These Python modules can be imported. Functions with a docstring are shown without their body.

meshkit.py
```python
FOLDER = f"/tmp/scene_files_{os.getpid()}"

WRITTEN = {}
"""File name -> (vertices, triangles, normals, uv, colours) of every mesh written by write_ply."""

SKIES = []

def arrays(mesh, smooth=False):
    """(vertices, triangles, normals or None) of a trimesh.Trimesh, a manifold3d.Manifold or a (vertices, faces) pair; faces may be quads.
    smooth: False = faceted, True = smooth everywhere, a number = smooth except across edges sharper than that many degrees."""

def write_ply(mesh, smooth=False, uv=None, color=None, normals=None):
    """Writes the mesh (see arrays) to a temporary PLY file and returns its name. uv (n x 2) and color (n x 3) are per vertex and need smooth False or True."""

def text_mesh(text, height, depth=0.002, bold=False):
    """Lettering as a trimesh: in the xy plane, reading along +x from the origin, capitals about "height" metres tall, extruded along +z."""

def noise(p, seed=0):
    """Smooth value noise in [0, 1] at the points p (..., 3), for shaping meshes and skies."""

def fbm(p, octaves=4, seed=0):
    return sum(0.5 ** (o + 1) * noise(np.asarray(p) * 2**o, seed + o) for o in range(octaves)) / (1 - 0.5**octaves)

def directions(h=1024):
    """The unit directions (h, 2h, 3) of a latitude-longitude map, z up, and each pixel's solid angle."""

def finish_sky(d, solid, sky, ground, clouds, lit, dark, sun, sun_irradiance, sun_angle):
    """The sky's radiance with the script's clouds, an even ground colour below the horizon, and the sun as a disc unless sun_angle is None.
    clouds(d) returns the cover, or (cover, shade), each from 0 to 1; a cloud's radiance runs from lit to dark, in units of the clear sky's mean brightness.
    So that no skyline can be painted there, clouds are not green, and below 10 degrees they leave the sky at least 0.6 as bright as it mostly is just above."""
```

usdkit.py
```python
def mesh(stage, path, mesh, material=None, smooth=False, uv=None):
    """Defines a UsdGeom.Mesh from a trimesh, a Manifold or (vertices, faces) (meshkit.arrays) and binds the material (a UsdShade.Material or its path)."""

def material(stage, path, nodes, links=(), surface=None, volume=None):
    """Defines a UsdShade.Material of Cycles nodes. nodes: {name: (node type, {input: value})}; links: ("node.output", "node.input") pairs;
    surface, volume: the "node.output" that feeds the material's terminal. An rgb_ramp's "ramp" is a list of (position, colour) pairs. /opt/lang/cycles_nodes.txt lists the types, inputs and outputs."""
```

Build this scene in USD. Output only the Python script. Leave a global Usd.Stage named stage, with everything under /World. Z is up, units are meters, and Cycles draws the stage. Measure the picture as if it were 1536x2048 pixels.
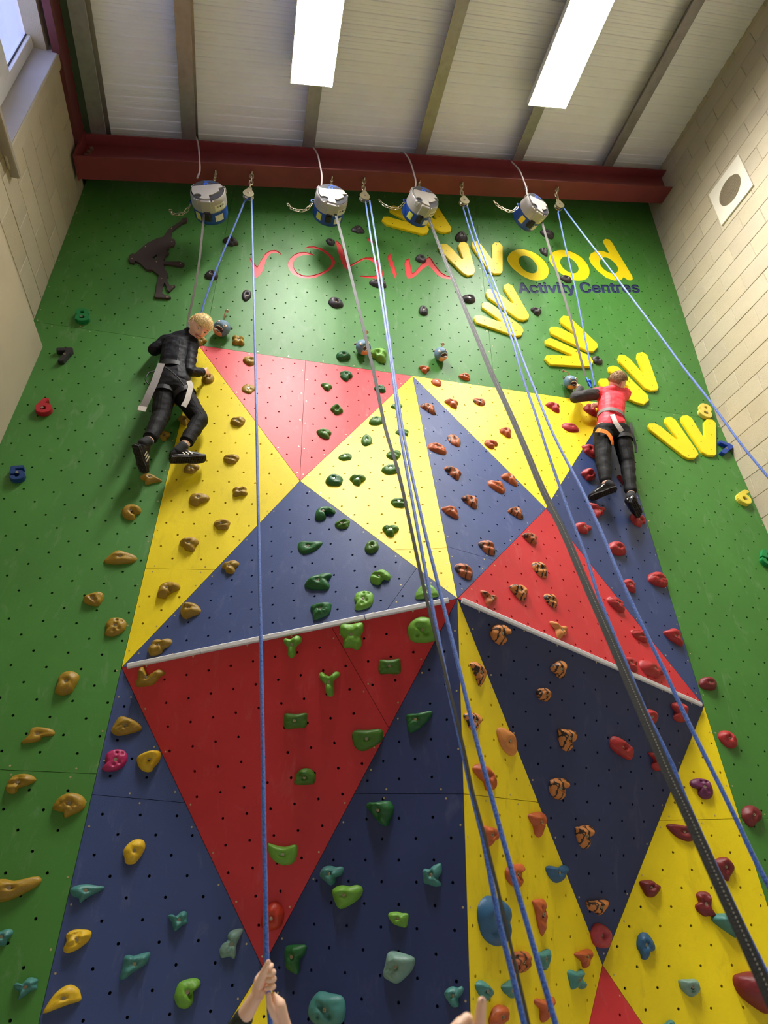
import math, random
import numpy as np, trimesh, manifold3d as m3, usdkit, meshkit
from shapely.geometry import Polygon, LineString, Point, MultiPolygon, box as sbox
from shapely.ops import split as shp_split, unary_union
from shapely import affinity
from pxr import Usd, UsdGeom, UsdLux, UsdShade, Gf, Sdf

stage = Usd.Stage.CreateInMemory()
W = UsdGeom.Xform.Define(stage, '/World')
random.seed(7); rng = np.random.default_rng(7)

# ------------------------------------------------------------------ camera, sky, exposure
F, PITCH, YAW = 1241.0, math.radians(29.45), math.radians(12.6)
CAM = np.array([0, 0, 1.6])
hd = np.array([math.sin(YAW), math.cos(YAW), 0]); RT = np.array([math.cos(YAW), -math.sin(YAW), 0]); ZZ = np.array([0, 0, 1.0])
FW = math.cos(PITCH) * hd + math.sin(PITCH) * ZZ
UP = -math.sin(PITCH) * hd + math.cos(PITCH) * ZZ
cam = UsdGeom.Camera.Define(stage, '/World/camera')
mt = Gf.Matrix4d(*RT, 0, *UP, 0, *(-FW), 0, *CAM, 1)
cam.AddTransformOp().Set(mt)
cam.CreateHorizontalApertureAttr(36.0); cam.CreateVerticalApertureAttr(48.0)
cam.CreateFocalLengthAttr(36.0 * F / 1536)
cam.CreateFStopAttr(4.5); cam.CreateFocusDistanceAttr(5.2)
cam.CreateClippingRangeAttr(Gf.Vec2f(0.05, 1000))
cam.CreateExposureAttr(0.85)
LAMP = 104.0
sky = UsdLux.DomeLight.Define(stage, '/World/sky')
sky.CreateIntensityAttr(1.5); sky.CreateColorAttr(Gf.Vec3f(0.55, 0.6, 1.0))

# ------------------------------------------------------------------ helpers
def ray(x, y): return FW + RT * (x - 768) / F + UP * (1024 - y) / F
def at(x, y, d): return CAM + ray(x, y) * d                 # the point at depth d (along the optical axis) behind a pixel
def on_x(x, y, X): r = ray(x, y); return CAM + r * (X / r[0])
def lin(c): c = np.asarray(c, float) / 255; return tuple(np.where(c <= .04045, c / 12.92, ((c + .055) / 1.055) ** 2.4))
class Plane:
    def __init__(s, p, n, ex=None):
        s.p = np.asarray(p, float); s.n = np.asarray(n, float) / np.linalg.norm(n)
        if s.n[1] > 0 and abs(s.n[1]) > 1e-6: s.n = -s.n    # towards the room
        e = np.array([1.0, 0, 0]) if ex is None else np.asarray(ex, float)
        e = e - s.n * (e @ s.n); e = e - ZZ * 0
        hx = np.cross(ZZ, s.n); hx /= np.linalg.norm(hx)
        if ex is None: s.ex = hx
        else: s.ex = e / np.linalg.norm(e)
        s.ey = np.cross(s.n, s.ex)
    def hit(s, x, y, off=0.0): r = ray(x, y); t = ((s.p + s.n * off - CAM) @ s.n) / (r @ s.n); return CAM + r * t
    def uv(s, P): q = np.asarray(P, float) - s.p; return np.stack([q @ s.ex, q @ s.ey], -1)
    def px(s, pts, off=0.0): return s.uv(np.array([s.hit(x, y, off) for x, y in pts]))
    def xyz(s, uv, w=0.0): uv = np.atleast_2d(uv); return s.p + uv[:, :1] * s.ex + uv[:, 1:2] * s.ey + np.asarray(w).reshape(-1, 1) * s.n
    def mat(s, P): return Gf.Matrix4d(*s.ex, 0, *s.ey, 0, *s.n, 0, *P, 1)
def plane3(a, b, c):
    a, b, c = map(np.asarray, (a, b, c)); n = np.cross(b - a, c - a)
    return Plane(a, -n if n @ (CAM - a) < 0 else n)

used = {}
def numbered(parent, name):
    k = (parent, name); used[k] = used.get(k, -1) + 1
    return f'{parent}/{name}' + (f'_{used[k]:03d}' if used[k] else '')
def cd(prim, **kw):
    for k, v in kw.items():
        if v: prim.SetCustomDataByKey(k, v)
def thing(name, label=None, cat=None, group=None, loc=None, mat=None, kind=None):
    x = UsdGeom.Xform.Define(stage, numbered('/World', name))
    if mat is not None: x.AddTransformOp().Set(mat)
    elif loc is not None: x.AddTranslateOp().Set(Gf.Vec3d(*map(float, loc)))
    cd(x.GetPrim(), label=label, category=cat, group=group, kind=kind)
    return str(x.GetPath())
def obj(name, mesh, m, parent='/World', smooth=False, label=None, cat=None, kind=None, group=None, base=None):
    """one Mesh prim; base: subtract this point so that a parent's translate applies"""
    if base is not None:
        mesh = mesh.copy(); mesh.apply_translation(-np.asarray(base, float))
    p = usdkit.mesh(stage, numbered(parent, name), mesh, m, smooth=smooth)
    cd(p.GetPrim(), label=label, category=cat, kind=kind, group=group)
    return str(p.GetPath())
def tm(v, f): return trimesh.Trimesh(np.asarray(v, float), np.asarray(f), process=False)
def cat_(ms): return trimesh.util.concatenate([m for m in ms if m is not None and len(m.faces)])
def from_m3(m): q = m.to_mesh(); return tm(q.vert_properties[:, :3], q.tri_verts)
def bx(lo, hi, ch=0.0):
    lo, hi = np.minimum(lo, hi).astype(float), np.maximum(lo, hi).astype(float)
    if ch <= 0:
        b = trimesh.creation.box(hi - lo); b.apply_translation((lo + hi) / 2); return b
    v = []
    for sx in (0, 1):
        for sy in (0, 1):
            for sz in (0, 1):
                c = np.array([(lo, hi)[sx][0], (lo, hi)[sy][1], (lo, hi)[sz][2]]); d = np.array([1 - 2 * sx, 1 - 2 * sy, 1 - 2 * sz]) * ch
                v += [c + d * [0, 1, 1], c + d * [1, 0, 1], c + d * [1, 1, 0]]
    return trimesh.convex.convex_hull(np.array(v))
def frame_of(t):
    t = t / np.linalg.norm(t); a = np.array([0, 0, 1.0]) if abs(t[2]) < .9 else np.array([1.0, 0, 0])
    u = np.cross(t, a); u /= np.linalg.norm(u); return u, np.cross(t, u)
def tube(P, r, n=8, caps=True):
    P = np.asarray(P, float); T = np.gradient(P, axis=0); T /= np.linalg.norm(T, axis=1, keepdims=True) + 1e-12
    u, _ = frame_of(T[0]); R = np.broadcast_to(r, (len(P),)); ring = []
    for i in range(len(P)):
        u = u - T[i] * (u @ T[i]); u /= np.linalg.norm(u); w = np.cross(T[i], u)
        a = np.arange(n) * 2 * np.pi / n
        ring.append(P[i] + R[i] * (np.cos(a)[:, None] * u + np.sin(a)[:, None] * w))
    V = np.vstack(ring); f = []
    for i in range(len(P) - 1):
        for j in range(n):
            a, b = i * n + j, i * n + (j + 1) % n
            f += [[a, b, b + n], [a, b + n, a + n]]
    if caps:
        V = np.vstack([V, P[:1], P[-1:]]); e = len(V)
        for j in range(n):
            f += [[e - 2, (j + 1) % n, j], [e - 1, (len(P) - 1) * n + j, (len(P) - 1) * n + (j + 1) % n]]
    return tm(V, f)
def ribbon(P, side, w, th):
    """flat strap along P; side: width direction(s); w width; th thickness"""
    P = np.asarray(P, float); S = np.broadcast_to(side, P.shape); T = np.gradient(P, axis=0)
    S = S - T * ((S * T).sum(1) / (T * T).sum(1))[:, None]; S = S / np.linalg.norm(S, axis=1, keepdims=True)
    N = np.cross(T, S); N /= np.linalg.norm(N, axis=1, keepdims=True); w = np.broadcast_to(w, (len(P),))[:, None]
    V = np.stack([P - S * w / 2 - N * th / 2, P + S * w / 2 - N * th / 2, P + S * w / 2 + N * th / 2, P - S * w / 2 + N * th / 2], 1).reshape(-1, 3)
    f = []
    for i in range(len(P) - 1):
        for j in range(4):
            a, b = i * 4 + j, i * 4 + (j + 1) % 4
            f += [[a, b, b + 4], [a, b + 4, a + 4]]
    e = (len(P) - 1) * 4; f += [[0, 2, 1], [0, 3, 2], [e, e + 1, e + 2], [e, e + 2, e + 3]]
    return tm(V, f)
def resample(P, n):
    P = np.asarray(P, float); s = np.r_[0, np.cumsum(np.linalg.norm(np.diff(P, axis=0), axis=1))]
    from scipy.interpolate import PchipInterpolator
    q = np.linspace(0, s[-1], n); return np.stack([PchipInterpolator(s, P[:, k])(q) for k in range(P.shape[1])], 1)
def torus(c, R, r, u, w, n=16, k=6, sx=1.0):
    a = np.linspace(0, 2 * np.pi, n, endpoint=False); P = np.asarray(c) + R * (np.cos(a)[:, None] * np.asarray(u) * sx + np.sin(a)[:, None] * np.asarray(w))
    P = np.vstack([P, P[:2]]); return tube(P, r, k, caps=False)
def polys(g):
    if g.is_empty: return []
    return [p for p in getattr(g, 'geoms', [g]) if p.geom_type == 'Polygon' and p.area > 1e-7]
def prism(poly, z0, z1, pl=None):
    """extruded polygon between heights z0, z1; placed on plane pl if given"""
    out = []
    for p in polys(poly):
        e = trimesh.creation.extrude_polygon(p, z1 - z0, engine='earcut'); e.apply_translation([0, 0, z0]); out.append(e)
    m = cat_(out)
    if pl is not None: m = tm(pl.xyz(m.vertices[:, :2], m.vertices[:, 2]), m.faces)
    return m
def bevel_prism(poly, z0, z1, b):
    """board with a chamfered front edge: rings of shrinking outline"""
    ms = [prism(poly, z0, z1 - b)]
    for i in range(3):
        t0, t1 = i / 3, (i + 1) / 3
        k = 1 - math.sqrt(1 - t1 * t1) if t1 < 1 else 1
        ms.append(prism(poly.buffer(-b * (1 - math.sqrt(max(0, 1 - t1 * t1))) if t1 < 1 else -b * .9), z1 - b - 1e-4, z1 - b + b * t1))
    return cat_(ms)
def hull_bones(bones, refine=.012, smooth=12, lamb=.5):
    """bones: list of ((p, r), (q, s)...): union of hulls of spheres, refined and smoothed"""
    parts = []
    for b in bones:
        sp = [m3.Manifold.sphere(float(r), 20).translate([float(c) for c in p]) for p, r in b]
        parts.append(m3.Manifold.batch_hull(sp) if len(sp) > 1 else sp[0])
    u = m3.Manifold.batch_boolean(parts, m3.OpType.Add) if len(parts) > 1 else parts[0]
    u = u.refine_to_length(refine); t = from_m3(u); t.merge_vertices()
    if smooth:
        v0 = t.vertices.copy(); trimesh.smoothing.filter_taubin(t, lamb=lamb, nu=.52, iterations=smooth)
        bad = np.linalg.norm(t.vertices - v0, axis=1) > refine * 1.2; v = t.vertices.copy(); v[bad] = v0[bad]; t.vertices = v
    return t

# ------------------------------------------------------------------ materials
def mat(name, col, rough=.6, var=.12, vscale=6.0, bump=0.0, bscale=60.0, metal=0.0, spec=.5, sub=None, stretch=None, extra=None, coat=0.0, sheen=0.0):
    """painted / plastic surface: noise-varied colour, fine bump"""
    c = lin(col); d = tuple(x * (1 - var) for x in c); e = tuple(min(1, x * (1 + var * .8)) for x in c)
    n = {'g': ('geometry', {}), 'no': ('noise_texture', {'scale': vscale, 'detail': 5.0, 'roughness': .6}),
         'rp': ('rgb_ramp', {'ramp': [(.3, d), (.5, c), (.72, e)]}),
         'p': ('principled_bsdf', {'roughness': rough, 'metallic': metal, 'specular_ior_level': spec, 'coat_weight': coat, 'sheen_weight': sheen})}
    l = [('no.fac', 'rp.fac'), ('rp.color', 'p.base_color')]
    if stretch:
        n['mp'] = ('mapping', {'scale': stretch}); l += [('g.position', 'mp.vector'), ('mp.vector', 'no.vector')]
    else: l += [('g.position', 'no.vector')]
    if bump:
        n['n2'] = ('noise_texture', {'scale': bscale, 'detail': 3.0}); n['b'] = ('bump', {'strength': min(1.0, bump), 'distance': .004})
        l += [('g.position', 'n2.vector'), ('n2.fac', 'b.height'), ('b.normal', 'p.normal')]
    if sub: n['p'][1].update({'subsurface_weight': sub, 'subsurface_scale': .01, 'subsurface_radius': (1, .35, .2)})
    return usdkit.material(stage, f'/World/Looks/{name}', n, l, surface='p.BSDF')
def panel_mat(name, col, scuff=(200, 205, 190), amt=.12, rough=.5):
    """painted textured plywood: mottled paint, chalk scuffs, orange-peel bump"""
    c = lin(col); sc = lin(scuff)
    n = {'g': ('geometry', {}), 'no': ('noise_texture', {'scale': 1.7, 'detail': 6.0, 'roughness': .62}),
         'rp': ('rgb_ramp', {'ramp': [(.3, tuple(x * .88 for x in c)), (.55, c), (.75, tuple(min(1, x * 1.1 + .004) for x in c))]}),
         'mp': ('mapping', {'scale': (9, 9, 3.2)}), 'n2': ('noise_texture', {'scale': 1.3, 'detail': 8.0, 'roughness': .7, 'distortion': .6}),
         'r2': ('rgb_ramp', {'ramp': [(.56, (0, 0, 0)), (.74, (amt, amt, amt))]}), 'mx': ('mix_color', {'b': sc}),
         'n3': ('noise_texture', {'scale': 260.0, 'detail': 2.0}), 'b': ('bump', {'strength': .35, 'distance': .0015}),
         'p': ('principled_bsdf', {'roughness': rough, 'specular_ior_level': .5})}
    l = [('g.position', 'no.vector'), ('no.fac', 'rp.fac'), ('g.position', 'mp.vector'), ('mp.vector', 'n2.vector'), ('n2.fac', 'r2.fac'),
         ('r2.color', 'mx.fac'), ('rp.color', 'mx.a'), ('mx.result', 'p.base_color'), ('g.position', 'n3.vector'), ('n3.fac', 'b.height'), ('b.normal', 'p.normal')]
    return usdkit.material(stage, f'/World/Looks/{name}', n, l, surface='p.BSDF')
def tiger_mat(name, col, dark, dist=6.0, sc=9.0, wd=.22):
    n = {'t': ('texture_coordinate', {}), 'w': ('wave_texture', {'scale': sc, 'distortion': dist, 'detail': 3.0, 'detail_scale': 2.2, 'detail_roughness': .6}),
         'rp': ('rgb_ramp', {'ramp': [(.0, lin(dark)), (wd, lin(dark)), (wd + .14, lin(col)), (1, tuple(min(1, x * 1.15) for x in lin(col)))]}),
         'n3': ('noise_texture', {'scale': 120.0}), 'b': ('bump', {'strength': .3, 'distance': .002}), 'p': ('principled_bsdf', {'roughness': .55})}
    l = [('t.object', 'w.vector'), ('w.fac', 'rp.fac'), ('rp.color', 'p.base_color'), ('t.object', 'n3.vector'), ('n3.fac', 'b.height'), ('b.normal', 'p.normal')]
    return usdkit.material(stage, f'/World/Looks/{name}', n, l, surface='p.BSDF')
def emit(name, col, s):
    return usdkit.material(stage, f'/World/Looks/{name}', {'e': ('emission', {'color': col, 'strength': s})}, [], surface='e.emission')

MG = panel_mat('green_paint', (66, 126, 50)); MY = panel_mat('yellow_paint', (240, 216, 8), (150, 120, 10), .3)
MR = panel_mat('red_paint', (200, 42, 52), (235, 150, 150), .15); MB = panel_mat('blue_paint', (52, 70, 120), (150, 155, 185), .16)
MDB = panel_mat('shaded_blue_paint', (34, 50, 100), (140, 145, 170), .14)  # the blue paint darkened: shade of facets below the overhang put into colour
M_dark = mat('dark_backing_and_screws', (40, 30, 22), .9); M_trim = mat('white_trim', (215, 215, 220), .35, .05)
M_cream = mat('cream_block', (180, 169, 144), .62, .06, 5.0, .5, 90.0); M_plaster = mat('cream_plaster', (181, 169, 143), .6, .07, 2.5, .2, 25.0)
M_mortar = mat('cream_mortar', (160, 148, 122), .8, .1)
M_steel = mat('red_oxide_steel', (126, 52, 56), .42, .16, 3.0, .1, 40.0); M_dsteel = mat('dark_red_steel', (96, 42, 46), .5, .15, 3.0)
M_galv = mat('galvanised', (150, 146, 146), .42, .14, 14.0, metal=.75); M_zinc = mat('zinc_chain', (205, 195, 165), .28, .1, 20.0, metal=.9)
M_sheet = mat('liner_sheet', (238, 240, 246), .45, .05, 2.0)
M_darkgreen = mat('dark_green_strip', (60, 78, 56), .5, .15)
M_floor = mat('unseen_pale_floor', (176, 180, 186), .8, .1)  # floor is out of view, kept pale to bounce light up the wall
M_white = mat('white_pvc', (228, 228, 226), .3, .03); M_lamp = usdkit.material(stage, '/World/Looks/lamp_glow', {'lw': ('layer_weight', {'blend': .5}), 'a': ('math', {'math_type': 'subtract', 'value1': 1.0}), 'b': ('math', {'math_type': 'power', 'value2': 1.8}), 'c': ('math', {'math_type': 'multiply', 'value2': LAMP}), 'e': ('emission', {'color': (1.0, .965, .92)})},
                         [('lw.facing', 'a.value2'), ('a.value', 'b.value1'), ('b.value', 'c.value1'), ('c.value', 'e.strength')], surface='e.emission')
M_house = mat('lamp_housing', (225, 222, 215), .4, .03)
M_black = mat('black_plastic', (22, 22, 24), .45, .1); M_silver = mat('silver_shell', (176, 170, 162), .38, .06, metal=.25); M_devblue = mat('device_blue', (28, 70, 150), .42, .08)
M_cap = mat('device_cap', (62, 62, 68), .3, .1, coat=.4); M_emblem = mat('blue_emblem', (45, 95, 200), .4, .03)
M_stick = mat('white_sticker', (215, 212, 190), .5, .1, 120.0); M_sticky = mat('yellow_sticker', (205, 205, 90), .5, .06, 80.0); M_stickY = mat('bright_yellow_sticker', (240, 205, 30), .5, .05, 80.0)
M_cable = mat('grey_cable', (176, 160, 156), .45, .05)
M_board = mat('yellow_board', (246, 216, 20), .42, .06, 4.0, .15, 120.0)
M_screw = mat('screw_head', (196, 182, 140), .35, .2, 40.0, metal=.6); M_bolt = mat('bolt_steel', (176, 168, 150), .3, .1, 40.0, metal=.8)
M_silh = mat('dark_brown_board', (62, 50, 48), .55, .08)
# ------------------------------------------------------------------ the room
XL, XR, XP = -2.034, 4.493, -1.885
def zc(x, off=0.0): return 7.605 + off + .266 * (np.asarray(x, float) + 2.1)      # roof sheet, sloping up to the right
def on_roof(x, y, off=0.0):
    r = ray(x, y); t = (7.605 + off + .266 * 2.1 - CAM[2]) / (r[2] - .266 * r[0]); return CAM + r * t
YB, YF = 4.6, -3.6
fl = thing('floor', kind='structure'); obj('slab', bx([XL - .4, YF, -.2], [XR + .3, YB, 0]), M_floor, fl)
# walls: core slabs behind the joints, block faces in front
wl = thing('wall_left', kind='structure'); wr = thing('wall_right', kind='structure')
WY0, WY1, WZ0, WZ1 = 1.25, 3.06, 5.95, 7.42          # window opening in the left wall
for lo, hi in (([XL - .35, YF, 0], [XL - .008, WY0 - .012, 7.3]), ([XL - .35, WY1 + .012, 0], [XL - .006, YB, 7.3]), ([XL - .35, WY0 - .001, 0], [XL - .008, WY1 + .012, WZ0 - .02]), ([XL - .35, WY0, WZ1 + .012], [XL - .07, WY1 + .012, 7.3 + .4]), ([XL - .35, YF, 7.3], [XL - .07, YB, 7.95])):
    obj('wall_core', bx(lo, hi), M_mortar if lo[1] > .5 else M_cream, wl)
obj('wall_core', bx([XR + .006, YF, 0], [XR + .3, YB, 10.2]), M_mortar, wr)
obj('wall_face', bx([XR - .002, YF, 0], [XR + .05, 1.05, 10.0]), M_cream, wr)
obj('wall_face', bx([XR - .002, 1.05, 0], [XR + .05, YB, 2.25]), M_cream, wr)
def block(x0, s, y0, y1, z0, z1, ch=.0035, dep=.011):
    """one painted block: chamfered face standing proud of the mortar; s = +1: face looks to +x"""
    f = x0; b = x0 - s * dep; c = ch
    v = [[b, y0, z0], [b, y1, z0], [b, y1, z1], [b, y0, z1], [f - s * c, y0, z0], [f - s * c, y1, z0], [f - s * c, y1, z1], [f - s * c, y0, z1],
         [f, y0 + c, z0 + c], [f, y1 - c, z0 + c], [f, y1 - c, z1 - c], [f, y0 + c, z1 - c]]
    q = []
    for a in (0, 4):
        for i in range(4): j = (i + 1) % 4; q.append([a + i, a + j, a + 4 + j, a + 4 + i])
    q.append([8, 9, 10, 11]); q = np.array(q)
    if s < 0: q = q[:, ::-1]
    return tm(v, np.vstack([q[:, [0, 1, 2]], q[:, [0, 2, 3]]]))
M_crs = [mat(f'cream_block_{i}', c, .6, .05, 5.0, .5, 90.0) for i, c in enumerate(((181, 170, 145), (177, 166, 142), (185, 174, 148), (180, 168, 141)))]
def courses(parent, X, s, zref, z0, z1, ya, yb, skip=None, phase=0.0, clip=None):
    k = 0; z = zref - math.ceil((zref - z0) / .2235) * .2235
    while z < z1:
        n = round((z - zref) / .2235); y = yb - (.225 if n % 2 else .0) - phase
        y = yb + .45 - ((.225 if n % 2 else 0) + phase) % .45
        while y > ya:
            a, b = max(y - .45, ya), min(y, yb); zz1 = min(z + .2235, z1)
            if clip: a, b = clip(a, b, z, zz1)
            if b - a > .03 and (skip is None or not skip(a, b, z, zz1)):
                jit = rng.uniform(-.0012, .0012)
                obj('block', block(X + jit, s, a + .0018, b - .0018, z + .0018, zz1 - .0018), M_crs[rng.integers(4)], parent)
            y -= .45
        z += .2235
courses(wr, XR, -1, 6.597, 2.25, 10.1, 1.05, 4.45, phase=.12, skip=lambda a, b, z0, z1: z0 > float(zc(XR)) + .1)
def skl(a, b, z0, z1):
    return (a, b) if z1 < WZ0 - .05 or a > WY1 + .11 or b < WY0 - .11 else (max(a, WY1 + .1), b) if b > WY1 + .1 else (a, min(b, WY0 - .1)) if a < WY0 - .1 else (a, a)
courses(wl, XL, 1, 5.545, 5.32, 7.3, 1.0, 4.45, clip=skl, phase=.2)
# lower left wall: rendered pier face with a splayed top
pv = np.array([[XL - .05, 5.53], [XL + .001, 5.49], [XP, 5.235], [XP, 0], [XL - .05, 0]])
pm = trimesh.creation.extrude_polygon(Polygon(pv), YB - YF); pm = tm(np.stack([pm.vertices[:, 0], YF + pm.vertices[:, 2], pm.vertices[:, 1]], 1), pm.faces[:, ::-1])
pm.fix_normals(); obj('rendered_face', pm, M_plaster, wl)
# window in the left wall
w1 = thing('window_1', kind='structure')
XW = -2.24
def yz(x0, x1, y0, y1, z0, z1, ch=.004): return bx([x0, y0, z0], [x1, y1, z1], ch)
rv = [yz(XL - .3, XL + .012, WY1, WY1 + .0119, WZ0, WZ1), yz(XL - .3, XL + .012, WY0 - .012, WY0, WZ0, WZ1), yz(XL - .3, XL + .012, WY0, WY1, WZ1, WZ1 + .012)]
obj('reveal', cat_(rv), mat('reveal_paint', (196, 192, 190), .5, .06), w1)
ar = [yz(XL - .004, XL + .022, WY1 + .001, WY1 + .11, WZ0 - .06, WZ1 + .06, .008), yz(XL - .004, XL + .022, WY0 - .11, WY0 - .001, WZ0 - .06, WZ1 + .06, .008), yz(XL - .004, XL + .02, WY0 - .11, WY1 + .11, WZ1 + .001, WZ1 + .06, .008)]
for a in ar: obj('architrave', a, M_cream, w1)
obj('window_sill', yz(XL - .3, XL + .06, WY0 - .2, WY1 + .17, WZ0 - .055, WZ0 - .012, .006), mat('grey_sill', (150, 142, 128), .45, .06), w1)
fr = [yz(XW - .03, XW + .04, WY1 - .085, WY1, WZ0 - .01, WZ1), yz(XW - .03, XW + .04, WY0, WY0 + .085, WZ0 - .01, WZ1), yz(XW - .03, XW + .04, WY0 + .085, WY1 - .085, WZ1 - .085, WZ1), yz(XW - .03, XW + .04, WY0 + .085, WY1 - .085, WZ0 - .01, WZ0 + .075),
      yz(XW - .03, XW + .0395, 2.17, WY1 - .085, 6.60, 6.74), yz(XW - .03, XW + .039, 2.05, 2.17, WZ0 + .075, WZ1 - .085)]
for f_ in fr: obj('frame_bar', f_, M_white, w1)
obj('sash', cat_([yz(XW - .01, XW + .055, WY1 - .16, WY1 - .085, WZ0 + .075, 6.6), yz(XW - .01, XW + .055, 2.24, WY1 - .16, 6.53, 6.6), yz(XW - .01, XW + .055, 2.24, WY1 - .16, WZ0 + .075, WZ0 + .14), yz(XW - .01, XW + .055, 2.17, 2.24, WZ0 + .075, 6.6)]), M_white, w1)
gk = []
for a, b, c, d in ((2.17, WY1 - .085, 6.74, WZ1 - .085), (2.24, WY1 - .16, WZ0 + .14, 6.53)):
    for q in ((a, a + .005, c, d), (b - .005, b, c, d), (a, b, c, c + .005), (a, b, d - .005, d)): gk.append(bx([XW + .001, q[0], q[2]], [XW + .010, q[1], q[3]]))
obj('gasket', cat_(gk), M_black, w1)
glass = usdkit.material(stage, '/World/Looks/glass', {'tr': ('transparent_bsdf', {'color': (.92, .95, 1)}), 'gl': ('glossy_bsdf', {'roughness': .05}), 'tl': ('translucent_bsdf', {'color': (.9, .93, 1)}), 'fr': ('fresnel', {'IOR': 1.45}), 'm1': ('mix_closure', {'fac': .35}), 'm': ('mix_closure', {})},
                        [('tr.BSDF', 'm1.closure1'), ('tl.BSDF', 'm1.closure2'), ('fr.fac', 'm.fac'), ('m1.closure', 'm.closure1'), ('gl.BSDF', 'm.closure2')], surface='m.closure')
for a, b, c, d in ((WY0 + .085, 2.05, WZ0 + .075, WZ1 - .085), (2.17, WY1 - .085, 6.74, WZ1 - .085), (2.24, WY1 - .16, WZ0 + .14, 6.53)):
    obj('pane', bx([XW - .006, a, c], [XW, b, d]), glass, w1)
# ceiling: ribbed liner sheets between the purlins, back and front closing walls
ce = thing('ceiling', kind='structure')
px_ = [float(on_roof(*p, -.16)[0]) for p in ((196, 262), (377, 270), (617, 292), (842, 305), (1037, 316), (1220, 326))]
edges = [XL - .3] + px_ + [XR + .25]
def sheet(x0, x1):
    ys = []; y = YF
    prof = [(0, 0), (.006, .010), (.03, .010), (.036, 0), (.068, 0), (.071, -.002), (.074, 0)]
    pts = []
    while y < YB:
        if y > 1.9: pts += [(y + a, b) for a, b in prof]
        else: pts += [(y, 0)]
        y += .1
    pts.append((YB, 0)); pts = np.array(pts); n = len(pts); v = []
    for x in (x0, x1):
        for off in (0, .05): v.append(np.stack([np.full(n, x), pts[:, 0], zc(x) + pts[:, 1] * (off == 0) + off], 1))
    v = np.vstack(v); f = []
    for i in range(n - 1):
        a, b = i, i + 1
        f += [[a, b, 2 * n + b], [a, 2 * n + b, 2 * n + a], [n + a, 3 * n + b, n + b], [n + a, 3 * n + a, 3 * n + b]]
    return tm(v, f)
for a, b in zip(edges[:-1], edges[1:]): obj('ceiling_sheet', sheet(a, b), M_sheet, ce)
obj('wall_back', bx([XL - .4, YB, 0], [XR + .3, YB + .2, 10.6]), M_cream, label=None, kind='structure')
obj('wall_front', bx([XL - .4, YF - .2, 0], [XR + .3, YF, 10.6]), M_cream, label=None, kind='structure')
for i, x in enumerate(px_):
    zz = float(zc(x, -.16)); hw = .062
    prof = Polygon([(-hw, 0), (hw, 0), (hw, .022), (hw - .004, .022), (hw - .004, .004), (.004, .004), (.004, .156), (hw, .156), (hw, .16), (-.002, .16), (-.002, .004), (-hw + .004, .004), (-hw + .004, .022), (-hw, .022)])
    e = trimesh.creation.extrude_polygon(prof, 4.03 - YF)
    v = np.stack([x + e.vertices[:, 0], YF + e.vertices[:, 2], zz + e.vertices[:, 1] + .266 * e.vertices[:, 0]], 1)
    obj('purlin', tm(v, e.faces[:, ::-1]), M_galv, ce, label='galvanised steel roof purlin')
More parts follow.
